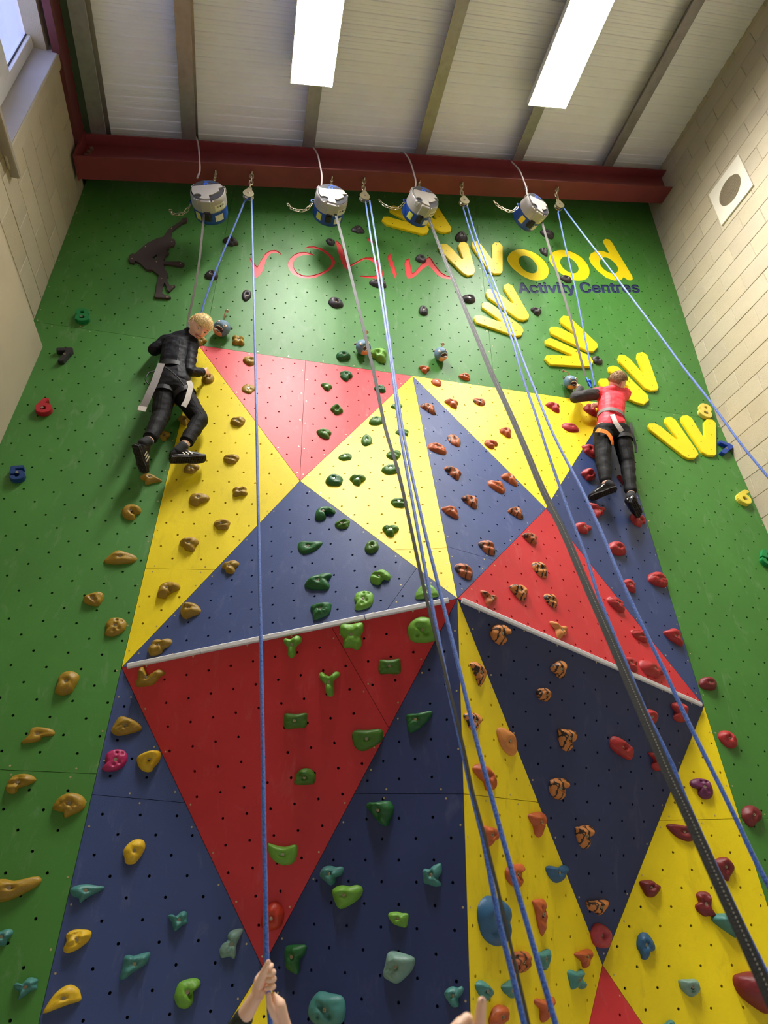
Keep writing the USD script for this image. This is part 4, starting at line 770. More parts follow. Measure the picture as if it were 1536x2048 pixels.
# fish head bells
M_fish = mat('fish_blue', (98, 128, 148), .6, .14, 30.0, .3, 120.0); M_belly = mat('fish_belly', (222, 150, 104), .55, .1, 20.0); M_mouth = mat('fish_mouth', (70, 22, 22), .5, .1); M_teeth = mat('fish_teeth', (228, 220, 200), .4, .05); M_eye = mat('fish_eye', (225, 205, 175), .35, .04); M_fin = mat('fish_fin', (126, 118, 96), .6, .1)
for (x, y, R, roll, eyb, lb) in ((443, 653, 17.5, -33, (454, 622), 'blue fish head bell with orange belly, beside the blond climber'), (727, 691, 17, 28, (734, 664), 'blue fish head bell behind the second grey strap, beside a light green hold'), (882, 705, 15.5, 24, (886, 688), 'small blue fish head bell right of centre, hanging clear above rust holds'), (1141, 761, 16, 10, (1127, 742), 'blue fish head bell beside the hand of the coral shirt climber')):
    P = PU; r0 = R / 245; o = P.hit(x, y + 4, r0 * .95)
    M_ = P.mat(o); t = thing('fish_bell', lb, 'bell', 'fish head bells along the top of the routes', mat=M_)
    ca, sa = math.cos(math.radians(roll)), math.sin(math.radians(roll)); Rz = np.array([[ca, -sa, 0], [sa, ca, 0], [0, 0, 1]])
    def put(m): v = m.vertices @ Rz.T; return tm(v, m.faces)
    s = trimesh.creation.icosphere(4, 1.0); v = s.vertices * [r0, r0 * 1.15, r0 * .95]
    v[:, 1] = v[:, 1] * (1 - .08 * (v[:, 1] < 0))
    # mouth: a wedge cut into the lower front
    dent = np.exp(-((s.vertices - np.array([.12, -.62, .78])) ** 2 / np.array([.30, .085, .5])).sum(1)); v = v - dent[:, None] * np.array([0, -r0 * .1, r0 * .55])
    s2 = tm(v, s.faces); fc = s.vertices[s.faces].mean(1); mouth = np.exp(-((fc - np.array([.12, -.62, .78])) ** 2 / np.array([.30, .085, .5])).sum(1)) > .36; bel = (fc[:, 1] < -.70) & ~mouth
    for nm, mk, mm in (('head', ~mouth & ~bel, M_fish), ('mouth', mouth, M_mouth), ('belly', bel, M_belly)):
        q = put(tm(v, s.faces[mk])); q.remove_unreferenced_vertices(); obj(nm, q, mm, t, smooth=True)
    for sx in (-1, 1):
        e = trimesh.creation.icosphere(2, r0 * .2); e.apply_transform(np.diag([1, 1.3, .5, 1])); e.apply_translation([sx * r0 * .5, r0 * .05, r0 * .78]); obj('eye', put(e), M_eye, t, smooth=True)
        pu = trimesh.creation.icosphere(2, r0 * .08); pu.apply_translation([sx * r0 * .52, r0 * .0, r0 * .88]); obj('pupil', put(pu), M_black, t, smooth=True)
        fn_ = trimesh.creation.icosphere(2, 1.0); fn_.apply_transform(np.diag([r0 * .22, r0 * .16, r0 * .2, 1])); fn_.apply_translation([sx * r0 * .72, r0 * .95, -.1 * r0]); obj('fin', put(fn_), M_fin, t, smooth=True)
    te = []
    for k in range(-3, 4):
        for yy, sg in ((-.40, 1), (-.86, -1)):
            c = trimesh.creation.cone(r0 * .055, r0 * .16, sections=6); c.apply_transform(trimesh.transformations.rotation_matrix(np.pi / 2 * sg, [1, 0, 0])); c.apply_translation([k * r0 * .14 + .1 * r0, r0 * 1.08 * yy + .02 * r0, r0 * (.80 if yy > -.5 else .52) - r0 * .022 * k * k]); te.append(c)
    obj('teeth', put(cat_(te)), M_teeth, t)
    pe = np.linalg.inv(np.array([[*P.ex, 0], [*P.ey, 0], [*P.n, 0], [*o, 1]]).T) @ np.r_[P.hit(*eyb, .03), 1]
    obj('bell_rod', tube([[0, r0 * 1.05, 0], [pe[0] * .5, (r0 * 1.05 + pe[1]) / 2, .2 * r0], pe[:3]], .0045, 6), mat('rod_copper', (150, 92, 60), .4, .1), t)
    ring = torus(pe[:3], .011, .006, [1, 0, 0], [0, .8, .6]); obj('eye_bolt', ring, M_zinc, t, smooth=True)
# ------------------------------------------------------------------ devices, chains, pulleys, ropes on the beam
def chain_links(P, L=.034, wd=.020, r=.0032):
    P = resample(P, max(2, int(np.linalg.norm(np.diff(P, axis=0), axis=1).sum() / (L * .78)) + 1)); ms = []
    for i in range(len(P) - 1):
        a, b = P[i], P[i + 1]; d = (b - a) / np.linalg.norm(b - a); u, w = frame_of(d); s_ = u if i % 2 else w; c = (a + b) / 2; h2 = np.linalg.norm(b - a) * .62
        th = np.linspace(0, 2 * np.pi, 15)[:-1]; q = c + np.sign(np.cos(th))[:, None] * d * (h2 - wd / 2) + wd / 2 * (np.cos(th)[:, None] * d + np.sin(th)[:, None] * s_)
        ms.append(tube(np.vstack([q, q[:2]]), r, 6, caps=False))
    return cat_(ms)
def patch(R, a0, a1, y0, y1, n=8, th=.0015):
    """curved sticker on a cylinder about the y axis; angles from +x towards +z"""
    a = np.linspace(a0, a1, n); v = []
    for rr in (R + .0004, R + th):
        for yy in (y0, y1): v += [[rr * math.cos(t), yy, rr * math.sin(t)] for t in a]
    f = []
    for i in range(n - 1):
        f += [[2 * n + i, 2 * n + i + 1, 3 * n + i + 1], [2 * n + i, 3 * n + i + 1, 3 * n + i], [i, n + i + 1, i + 1], [i, n + i, n + i + 1], [i, i + 1, 2 * n + i + 1], [i, 2 * n + i + 1, 2 * n + i], [n + i, 3 * n + i + 1, n + i + 1], [n + i, 3 * n + i, 3 * n + i + 1]]
    return tm(v, f)
def lathe_y(prof, n=40):
    """revolve (radius, y) pairs about the y axis"""
    a = np.arange(n) * 2 * np.pi / n; v = np.vstack([np.stack([r * np.cos(a), np.full(n, y), r * np.sin(a)], 1) for r, y in prof]); f = []
    for i in range(len(prof) - 1):
        for j in range(n):
            p, q = i * n + j, i * n + (j + 1) % n; f += [[p, q, q + n], [p, q + n, p + n]]
    m = tm(v, f); m.merge_vertices(); m.update_faces(m.nondegenerate_faces()); m.fix_normals(); return m
def seg(poly, y0, y1):
    m = prism(poly, 0, abs(y1 - y0)); v = m.vertices; q = tm(np.stack([v[:, 0], y1 - v[:, 2], v[:, 1]], 1), m.faces); q.fix_normals(); return q
R0 = .152
disc = Point(0, 0).buffer(R0 * .93, 32)
cutz = lambda a, b: LineString([a, b])
cap_poly = disc.intersection(Polygon([(-1, .2 * R0), (-R0, .18 * R0), (R0 * .55, .62 * R0), (1, .9 * R0), (1, 1), (-1, 1)]))
NOTCH = [affinity.rotate(affinity.scale(Point(-.50 * R0, -.68 * R0).buffer(.22 * R0), 1.15, .95), 30), Polygon([(.95 * R0, .35 * R0), (.62 * R0, .2 * R0), (.72 * R0, -.05 * R0), (.35 * R0, -.45 * R0), (.15 * R0, -.5 * R0), (.3 * R0, -1.0 * R0), (.9 * R0, -.6 * R0)])]
plate_poly = Point(0, 0).buffer(R0 * .9, 32).difference(cap_poly.buffer(.003)).difference(unary_union(NOTCH))
DEV = [((415, 381), -8, 'first', 'hanging over the blond climber', M_sticky), ((665, 389), 4, 'second', 'between the script letters and the beam', M_sticky), ((851, 394), 12, 'third', 'over the topmost yellow hand print', M_sticky), ((1077, 408), 20, 'fourth', 'nearest the right wall', M_stickY)]
CABLES = [[(388, 274), (394, 280), (399, 318), (399, 345), (394, 357)], [(612, 294), (628, 297), (639, 325), (644, 360), (641, 382)], [(797, 304), (812, 309), (826, 340), (832, 366), (828, 386)], [(1012, 319), (1024, 324), (1043, 350), (1053, 378), (1053, 397)]]
for i, ((x, y), yaw, od, where, my) in enumerate(DEV):
    o = atY(x, y, 3.70); ca, sa = math.cos(math.radians(yaw)), math.sin(math.radians(yaw))
    M_ = Gf.Matrix4d(ca, sa, 0, 0, -sa, ca, 0, 0, 0, 0, 1, 0, *o, 1)
    t = thing('auto_belay', f'{od} grey and blue auto-belay drum from the left, {where}', 'auto belay', 'auto-belay drums under the steel beam', mat=M_)
    obj('rear_shell', lathe_y([(0, .26), (R0 * .8, .26), (R0 * .95, .245), (R0, .22), (R0, .125), (R0 * .985, .12), (0, .12)]), M_devblue, t, smooth=40)
    obj('front_shell', lathe_y([(0, .122), (R0 * 1.01, .122), (R0 * 1.035, .115), (R0 * 1.035, .035), (R0 * 1.0, .008), (R0 * .96, 0), (R0 * .955, .012), (0, .012)]), M_silver, t, smooth=40)
    obj('gasket_ring', torus([0, .006, 0], R0 * .935, .006, [1, 0, 0], [0, 0, 1], 36, 6), M_black, t, smooth=True)
    obj('front_plate', seg(plate_poly, -.012, .01), M_silver, t); obj('dark_window', seg(cap_poly, -.008, .01), M_cap, t)
    obj('grip_recess', seg(Point(0, 0).buffer(R0 * .91, 32).intersection(unary_union(NOTCH)), .0, .01), M_cap, t)
    em = cat_([seg(Point(-.15 * R0, .52 * R0).buffer(.15 * R0).difference(Point(-.15 * R0, .52 * R0).buffer(.07 * R0)), -.0095, -.007), seg(sbox(-.3 * R0, .74 * R0, .35 * R0, .79 * R0), -.0095, -.007)]); obj('emblem', em, M_emblem, t)
    for k in (-125, -70, 25, 155):
        a = math.radians(k); c = bx([-.022, .0, -.012], [.022, .045, .012], .004); c.apply_transform(trimesh.transformations.rotation_matrix(-a + np.pi / 2, [0, 1, 0])); c.apply_translation([R0 * math.cos(a), .004, R0 * math.sin(a)]); obj('clamp_lug', c, M_silver, t)
        s_ = trimesh.creation.cylinder(.006, .004, sections=10); s_.apply_transform(trimesh.transformations.rotation_matrix(np.pi / 2, [1, 0, 0])); s_.apply_translation([R0 * math.cos(a), .003, R0 * math.sin(a)]); obj('lug_screw', s_, M_black, t)
    obj('webbing_nozzle', cat_([bx([-.03, .10, -R0 - .026], [.03, .19, -R0 + .03], .006), bx([-.022, .11, -R0 - .04], [.022, .18, -R0 - .02], .004)]), M_black, t)
    obj('front_rib', bx([-.045, .0, -R0 - .012], [.045, .115, -R0 + .03], .006), M_silver, t)
    d_ = math.radians
    obj('white_label', patch(R0 * 1.035, d_(-62), d_(-22), .05, .105), M_stick, t, label='white rating label'); obj('lower_label', patch(R0, d_(-66), d_(-35), .15, .21), M_stick, t, label='white label on the blue shell')
    obj('yellow_label', patch(R0, d_(-138), d_(-117), .14, .21), my, t, label='yellow inspection sticker')
    for k in range(3): obj('label_print', patch(R0 * 1.035 + .0016, d_(-56 + 11 * k), d_(-49 + 11 * k), .062, .078, 3, .0008), M_black if k == 1 else M_bolt, t)
    # eye bolt and shackle up to the beam
    gl = np.linalg.inv(np.array([[ca, sa, 0], [-sa, ca, 0], [0, 0, 1]]).T)
    fb = np.array([o[0] + .0, 3.88, zb(o[0])]); fl = gl @ (fb - o)
    obj('eye_bolt', cat_([torus([0, .13, R0 + .022], .02, .0055, [1, 0, 0], [0, 0, 1]), torus([fl[0], fl[1], fl[2] - .028], .02, .006, [0, 1, 0], [0, 0, 1]), tube([[fl[0], fl[1], fl[2] - .01], [fl[0], fl[1], fl[2] + .035]], .008, 8)]), M_zinc, t, smooth=True)
    obj('hanging_chain', chain_links(np.array([[0, .13, R0 + .022], [fl[0] * .5, (.13 + fl[1]) / 2, (R0 + fl[2]) / 2 - .0], [fl[0], fl[1], fl[2] - .035]]), .036, .022), M_zinc, t, smooth=True)
    obj('safety_chain', chain_links(np.array([[-R0 - .02, .14, -.01], [-R0 - .09, .19, -.085], [-R0 - .17, .22, -.06], [-R0 - .24, .26, .06]]), .046, .026, .0042), M_zinc, t, smooth=True)
    obj('side_lug', torus([-R0 - .012, .13, .012], .02, .007, [1, 0, 0], [0, 0, 1]), M_devblue, t, smooth=True)
    dd = [3.93, 3.79, 3.71, 3.71, 3.75]; P = resample(np.array([atY(a, b, q) for (a, b), q in zip(CABLES[i], dd)]), 22)
    obj('safety_cable', tube((P - o) @ gl.T, .0085, 8), M_cable, t, smooth=True, label='grey cable looping over the beam')
def stretch(px, d0, d1, n):
    """rope path through pixels; 1/depth runs evenly, as along a straight rope"""
    px = np.array(px, float); s = np.r_[0, np.cumsum(np.linalg.norm(np.diff(px, axis=0), axis=1))]; s /= s[-1]
    w = 1 / d0 + (1 / d1 - 1 / d0) * s; P = np.array([at(x, y, 1 / q) for (x, y), q in zip(px, w)]); return resample(P, n)
n_ = {'g': ('texture_coordinate', {}), 'w': ('voronoi_texture', {'scale': 160.0}), 'rp': ('rgb_ramp', {'ramp': [(0, lin((70, 120, 205))), (.6, lin((38, 84, 176))), (1, lin((24, 52, 120)))]}), 'b': ('bump', {'strength': .5, 'distance': .002}), 'p': ('principled_bsdf', {'roughness': .6, 'sheen_weight': .3})}
M_rope = usdkit.material(stage, '/World/Looks/blue_rope', n_, [('g.object', 'w.vector'), ('w.distance', 'rp.fac'), ('rp.color', 'p.base_color'), ('w.distance', 'b.height'), ('b.normal', 'p.normal')], surface='p.BSDF')
M_web = mat('black_webbing', (34, 34, 31), .75, .15, 90.0, .4, 300.0); M_webg = mat('grey_webbing', (82, 76, 70), .7, .1, 90.0, .4, 300.0); M_stitch = mat('white_stitch', (220, 218, 205), .7, .05)
ANCH = [((504, 347), (502, 367), (497, 389)), ((729, 360), (727, 376), (729, 394)), ((925, 370), (923, 385), (928, 403)), ((1115, 377), (1113, 391), (1118, 411))]
AL = ['left of the red script word', 'over the red script word', 'over the yellow letter w', 'nearest the right wall']
for i, (e, l, p) in enumerate(ANCH):
    E_, L_, Q = atY(*e, 3.87), atY(*l, 3.865), atY(*p, 3.86)
    t = thing('rope_pulley', f'steel pulley on a short chain under the beam, {AL[i]}', 'pulley', 'rope pulleys under the steel beam', loc=Q)
    zt = zb(E_[0]) - Q[2]; ex = E_[0] - Q[0]
    obj('eye_bolt', cat_([tube([[ex, .01, zt + .04], [ex, .01, zt - .012]], .008, 8), torus([ex, .01, zt - .03], .018, .006, [0, 1, 0], [0, 0, 1])]), M_zinc, t, smooth=True)
    obj('chain', chain_links(np.array([[ex, .01, zt - .04], [L_[0] - Q[0], .005, (zt - .04) * .6], [0, 0, .05]]), .07, .034, .006), M_zinc, t, smooth=True)
    hp = unary_union([Point(0, .05).buffer(.02), Point(0, -.01).buffer(.052)]).convex_hull
    for yy in (-.022, .017): obj('side_plate', seg(hp, yy, yy + .005), M_zinc, t)
    obj('sheave', lathe_y([(0, -.015), (.044, -.015), (.036, -.006), (.036, .006), (.044, .015), (0, .015)], 24), M_bolt, t, smooth=30)
    obj('axle', lathe_y([(0, -.03), (.012, -.03), (.012, .03), (0, .03)], 10), M_bolt, t)
def rope(strA, strB, lb):
    P = np.vstack([strA[::-1], strB]); P = resample(P, len(P)); obj('climbing_rope', tube(P, .0078, 9), M_rope, smooth=True, label=lb, cat='rope', group='blue climbing ropes')
DL1 = (PL.hit(376, 742, .06) - CAM) @ FW
DL2 = (PL.hit(372, 664, .17) - CAM) @ FW
DA = [(atY(*a[2], 3.86) - CAM) @ FW for a in ANCH]
rope(stretch([(492, 396), (470, 450), (440, 520), (412, 595), (402, 628), (392, 675), (376, 742)], DA[0], DL1, 26), stretch([(503, 394), (507, 560), (511, 740), (515, 940), (519, 1150), (524, 1400), (528, 1650), (531, 1800), (533.5, 1922), (536, 1980), (541, 2048), (548, 2150)], DA[0], 1.68, 60), 'blue rope from the leftmost pulley down to the gripping hands')
rope(stretch([(731, 402), (741, 470), (757, 560), (785, 750), (798, 850), (828, 1020), (862, 1200), (899, 1387), (925, 1500), (949, 1610), (974, 1712), (989, 1804), (1005, 1872), (1026, 1955), (1047, 2042), (1080, 2180)], DA[1], 1.45, 60),
     stretch([(739, 401), (752, 480), (766, 580), (790, 760), (804, 850), (842, 1030), (884, 1200), (919, 1340), (955, 1490), (985, 1600), (1015, 1712), (1039, 1796), (1059, 1864), (1078, 1932), (1098, 2002), (1112, 2050), (1150, 2180)], DA[1], 1.45, 60), 'blue rope with two strands from the second pulley, running down the middle')
rope(stretch([(925, 411), (950, 490), (985, 580), (1024, 680), (1044, 750), (1074, 837), (1094, 900), (1121, 977), (1144, 1040), (1174, 1117), (1197, 1193), (1224, 1260), (1251, 1323), (1277, 1390), (1314, 1467), (1344, 1527), (1376, 1610), (1412, 1690), (1462, 1800), (1560, 2000)], DA[2], 1.75, 60),
     stretch([(934, 410), (955, 480), (990, 570), (1024, 660), (1051, 733), (1074, 790), (1104, 863), (1122, 900), (1164, 980), (1201, 1060), (1231, 1133), (1264, 1207), (1297, 1277), (1327, 1337), (1357, 1403), (1394, 1480), (1424, 1540), (1467, 1627), (1497, 1693), (1524, 1747), (1600, 1890)], DA[2], 1.75, 60), 'blue rope with two strands from the third pulley towards the lower right')
rope(stretch([(1115, 419), (1128, 480), (1150, 575), (1165, 650), (1178, 715), (1190, 772)], DA[3], 5.55, 24), stretch([(1126, 414), (1154, 452), (1197, 508), (1237, 561), (1277, 614), (1317, 667), (1361, 727), (1424, 808), (1481, 887), (1536, 954), (1640, 1090), (1900, 1430), (2250, 1880), (2420, 2100)], DA[3], 1.9, 60), 'blue rope from the rightmost pulley crossing the cream wall at right')
def strap(px, d0, d1, n, w, m_, lb, ang0=0, ang1=0, stitch=False, name='webbing_strap'):
    P = stretch(px, d0, d1, n); a = np.radians(np.linspace(ang0, ang1, n))[:, None]; V = (P - CAM) / np.linalg.norm(P - CAM, axis=1, keepdims=True)
    T = np.gradient(P, axis=0); T /= np.linalg.norm(T, axis=1, keepdims=True); S = np.cross(T, V); S /= np.linalg.norm(S, axis=1, keepdims=True); S = S * np.cos(a) + V * np.sin(a)
    if not stitch: return obj(name, ribbon(P, S, w, .0022), m_, smooth=False, label=lb, cat='strap', group='webbing straps of the auto-belay drums')
    t = thing(name, lb, 'strap', 'webbing straps of the auto-belay drums'); obj('webbing', ribbon(P, S, w, .0022), m_, t)
    Q = resample(P, n * 26); SQ = resample(S, n * 26); st = []; TT = np.gradient(Q, axis=0); NN = np.cross(TT, SQ); NN /= np.linalg.norm(NN, axis=1, keepdims=True)
    for k in range(0, len(Q) - 2, 2):
        sg = -1 if NN[k] @ (CAM - Q[k]) < 0 else 1; c = Q[k] + NN[k] * sg * .0016 + SQ[k] * .003; d = (Q[k + 1] - Q[k]) * .8; st.append(ribbon(np.array([c, c + d]), np.array([SQ[k], SQ[k]]), .0012, .0008))
    obj('stitching', cat_(st), M_stitch, t, kind='stuff')
nz = [(atY(*d_[0], 3.70) - CAM) @ FW for d_ in DEV]
strap([(408, 428), (404, 470), (396, 540), (383, 610), (377, 635), (374, 668)], nz[0], DL2, 20, .020, M_webg, 'grey webbing strap from the first auto-belay drum down to the blond climber', 20, 40)
strap([(671, 428), (685, 480), (704, 560), (735, 690), (752, 765), (769, 850), (799, 953), (822, 1057), (842, 1150), (858, 1220), (876, 1290), (895, 1367), (922, 1473), (945, 1583), (962, 1648), (981, 1713), (1000, 1799), (1018, 1875), (1033, 1942), (1058, 2048), (1085, 2170)], nz[1], 1.32, 50, .022, M_web, 'thin black webbing strap running down the middle beside the blue rope', 30, 76)
strap([(857, 434), (880, 495), (918, 588), (960, 690), (985, 750), (1015, 815), (1052, 900), (1087, 983), (1127, 1063), (1164, 1150), (1201, 1233), (1231, 1303), (1275, 1405), (1315, 1497), (1352, 1582), (1385, 1650), (1422, 1734), (1461, 1820), (1498, 1898), (1536, 1984), (1600, 2130)], nz[2], 1.12, 60, .0265, M_web, 'broad dark webbing strap with white stitching running to the lower right', 15, 5, True)
strap([(1084, 444), (1100, 500), (1120, 565), (1142, 640), (1160, 712), (1171, 752)], nz[3], 5.62, 20, .022, M_webg, 'grey webbing strap from the fourth drum down to the coral shirt climber', 10, 30)
# ------------------------------------------------------------------ people
M_skin = mat('skin', (238, 188, 164), .5, .05, 20.0, .1, 200.0, sub=.12); M_skinw = mat('skin_warm', (248, 204, 178), .5, .06, 30.0, .15, 160.0, sub=.12); M_nail = mat('nail', (236, 190, 172), .3, .03)
M_blond = mat('blond_hair', (232, 202, 138), .5, .3, 60.0, .8, 180.0, stretch=None); M_brown = mat('brown_hair', (150, 114, 78), .55, .25, 60.0, .8, 200.0); M_lips = mat('lips', (184, 96, 92), .4, .05); M_brow = mat('eyebrow', (150, 112, 76), .6, .1)
M_navy = mat('navy_fabric', (17, 17, 25), .62, .12, 30.0, .35, 60.0, spec=.25); M_trous = mat('black_fabric', (15, 15, 16), .7, .12, 30.0, .35, 60.0, spec=.22); M_coral = mat('coral_fabric', (246, 56, 72), .6, .05, 20.0, .3, 50.0); M_greysl = mat('charcoal_fabric', (52, 50, 52), .65, .1, 40.0, .3, 60.0)
M_shoe = mat('shoe_black', (24, 24, 26), .35, .15, 40.0, .3, 90.0); M_sole = mat('shoe_sole', (38, 33, 30), .75, .25, 70.0, 1.0, 90.0); M_shine = mat('shoe_shiny', (28, 27, 24), .14, .2, 30.0, .5, 60.0); M_sock = mat('sock_black', (26, 26, 28), .8, .1); M_stripe = mat('shoe_stripe', (216, 206, 184), .5, .05)
M_hgrey = mat('harness_grey', (120, 114, 110), .6, .1, 80.0, .3, 250.0); M_hpale = mat('harness_pale', (196, 188, 178), .6, .1, 80.0, .3, 250.0); M_hor = mat('harness_orange', (246, 126, 34), .55, .06, 80.0, .3, 250.0); M_hblk = mat('harness_black', (24, 24, 26), .6, .1); M_carab = mat('blue_carabiner', (30, 90, 205), .3, .05, metal=.3)
M_sclera = mat('eye_white', (232, 228, 222), .2, .02); M_iris = mat('iris', (70, 82, 96), .2, .05)
def B(x, y, off, pl=PL): return pl.hit(x, y, off)
def as_m3(t): t = t.copy(); t.merge_vertices(); return m3.Manifold(m3.Mesh(np.asarray(t.vertices, np.float32), np.asarray(t.faces, np.uint32)))
def wrinkle(t, amp, sc, seed):
    n = trimesh.Trimesh(t.vertices, t.faces, process=False).vertex_normals; d = meshkit.fbm(t.vertices * np.array([sc, sc, sc * 1.7]), 3, seed) - .5
    return tm(t.vertices + n * (d * amp * 2)[:, None], t.faces)
def img_axes(P): # right, up and towards-camera axes at a point
    v = P - CAM; v /= np.linalg.norm(v); r = RT - v * (RT @ v); r /= np.linalg.norm(r); return r, np.cross(r, v) * 1.0, -v
def head_build(c, up, fwd, s=1.0):
    """head in its own frame: x to the head's left side as seen facing it, y up, z forward"""
    up = up - fwd * (up @ fwd); up /= np.linalg.norm(up); xr = np.cross(up, fwd); Mx = np.stack([xr, up, fwd], 1)
    S = trimesh.creation.icosphere(5, 1.0); u = S.vertices; v = u * [.074, .104, .090]
    low = np.clip(-u[:, 1], 0, 1); v[:, 0] *= 1 - .26 * low ** 1.3; v[:, 2] = np.where(u[:, 2] > 0, v[:, 2] * (1 - .05 * low), v[:, 2] * (1 - .42 * low))
    g = lambda p, w: np.exp(-(((v - np.array(p)) / np.array(w)) ** 2).sum(1))
    z = v[:, 2].copy()
    v[:, 2] += .021 * g((0, -.020, .09), (.012, .018, .05)) + .006 * g((0, .002, .09), (.009, .022, .05)) + .008 * g((0, -.088, .07), (.022, .016, .05)) + .006 * g((0, -.056, .085), (.026, .010, .05)) + .004 * g((0, .026, .09), (.05, .010, .05))
    for sx in (-1, 1):
        v[:, 2] -= .009 * g((sx * .031, .008, .08), (.017, .011, .05)); v[:, 2] += .006 * g((sx * .040, -.030, .07), (.020, .018, .05)); v[:, 0] += sx * .003 * g((sx * .055, -.03, .05), (.03, .03, .05))
    v[:, 2] -= .007 * g((0, -.050, .095), (.024, .0035, .05)) * 1.2
    T = lambda q: c + (np.asarray(q) * s) @ Mx.T
    ears = []
    for sx in (-1, 1):
        e = trimesh.creation.icosphere(3, 1.0); k = e.vertices * [.009, .028, .018]; k[:, 0] += sx * (.074 + .006 * (e.vertices[:, 2] < 0)); k[:, 2] += -.008; k[:, 1] -= .002; k[:, 0] += -sx * .007 * np.exp(-((e.vertices[:, 1:] ** 2).sum(1)) / .25) * (e.vertices[:, 0] * sx > 0); ears.append(tm(T(k), e.faces))
    return tm(T(v), S.faces), ears, T, v, S
def hair_build(v, S, T, hl, th, seed, fringe=0.0, fade=0.0):
    u = S.vertices; n = trimesh.Trimesh(v, S.faces, process=False).vertex_normals
    line = hl(u); k = np.clip((u[:, 1] - line) * 2.6, 0, 1)
    st = meshkit.fbm(u * np.array([16, 5, 9.0]) + seed, 3, seed) - .5
    off = th * k ** .6 + .010 * st * k - .004 * (1 - k)
    w = v + n * off[:, None]; w[:, 2] += fringe * np.exp(-((u[:, 1] - line) / .16) ** 2) * (u[:, 2] > .2) * k
    keep = (u[S.faces][:, :, 1] > hl(u)[S.faces] - .05).all(1); m = tm(T(w), S.faces[keep]); m.remove_unreferenced_vertices(); return m
def strands(v, S, T, hl, th, seed, flow, n=420, L=.034):
    g = np.random.default_rng(seed); u = S.vertices; nn = trimesh.Trimesh(v, S.faces, process=False).vertex_normals; ok = np.where(u[:, 1] > hl(u) + .10)[0]; ms = []
    for i in g.choice(ok, n):
        p = v[i] + nn[i] * (th * .9); d = np.array(flow) + g.normal(0, .22, 3); d = d - nn[i] * (d @ nn[i]); d /= np.linalg.norm(d) + 1e-9; l = L * g.uniform(.6, 1.2)
        ms.append(tube(T(np.array([p - nn[i] * .003, p + d * l * .5 + nn[i] * .0055, p + d * l + nn[i] * g.uniform(-.002, .004)])), [.0016, .0014, .0005], 4, caps=False))
    return cat_(ms)
def face_parts(par, T, s, smile=True):
    for sx in (-1, 1):
        e = trimesh.creation.icosphere(2, .0125); e.apply_transform(np.diag([1.05, .55, .6, 1])); e.apply_translation([sx * .031, .007, .0735]); obj('eye', tm(T(e.vertices), e.faces), M_sclera, par, smooth=True)
        e = trimesh.creation.icosphere(2, .0062); e.apply_transform(np.diag([1, 1, .5, 1])); e.apply_translation([sx * .031 - .003, .006, .0805]); obj('iris', tm(T(e.vertices), e.faces), M_iris, par, smooth=True)
        P = np.array([[sx * (.016 + .026 * t), .024 + .006 * math.sin(t * 2.6), .084 - .014 * t * t] for t in np.linspace(0, 1, 7)]); obj('eyebrow', tube(T(P), .0032 * s, 6), M_brow, par, smooth=True)
        P = np.array([[sx * .031 + .013 * t, .0135 - .003 * t * t, .083 - .004 * abs(t)] for t in np.linspace(-1, 1, 7)]); obj('eyelid', tube(T(P), .0022 * s, 6), M_skin, par, smooth=True)
    a = np.linspace(-1, 1, 13)
    lo = np.stack([.025 * a, -.060 + .013 * a * a, .0925 - .016 * a * a], 1); hi = np.stack([.025 * a, -.0495 + .003 * a * a, .0945 - .017 * a * a], 1)
    v = np.vstack([hi, lo]); f = [[i, i + 13, i + 14] for i in range(12)] + [[i, i + 14, i + 1] for i in range(12)]
    obj('teeth', tm(T(v), f), M_sclera, par, smooth=True); obj('upper_lip', tube(T(hi + [0, .002, .001]), .0026 * s, 6), M_lips, par, smooth=True); obj('lower_lip', tube(T(lo + [0, -.001, .001]), .0034 * s, 6), M_lips, par, smooth=True)
def hand_bones(wr, knuck, curl, side, s=1.0, toward=None):
    """wrist to knuckle line, fingers bending towards curl; side: direction from little finger to index"""
    f = knuck - wr; L = np.linalg.norm(f); f /= L; side = side - f * (side @ f); side /= np.linalg.norm(side); out = []
    base = [knuck + side * k * s for k in (.024, .008, -.008, -.022)]
    out.append([(wr, .016 * s), (base[0], .011 * s), (base[3], .010 * s)]); out.append([(base[0], .011 * s), (base[1], .011 * s), (base[2], .011 * s), (base[3], .010 * s), (wr + f * L * .4, .017 * s)])
    for i, b in enumerate(base):
        l = (.026, .030, .028, .022)[i] * s; d1 = f * .75 + curl * .65; d1 /= np.linalg.norm(d1); p1 = b + d1 * l; d2 = f * .15 + curl; d2 /= np.linalg.norm(d2); p2 = p1 + d2 * l * .8; d3 = curl - f * .5; d3 /= np.linalg.norm(d3); p3 = p2 + d3 * l * .55
        r = (.0082, .0085, .0082, .0072)[i] * s; out += [[(b, r * 1.1), (p1, r)], [(p1, r), (p2, r * .92)], [(p2, r * .92), (p3, r * .8)]]
    tb = wr + f * L * .35 + side * .02 * s; t1 = tb + (side * .8 + f * .5 + curl * .4) * .022 * s; t2 = t1 + (f * .7 + curl * .8 + side * .1) * .024 * s
    out += [[(wr + f * L * .2, .014 * s), (tb, .012 * s)], [(tb, .0115 * s), (t1, .0095 * s)], [(t1, .0095 * s), (t2, .008 * s)]]
    return out
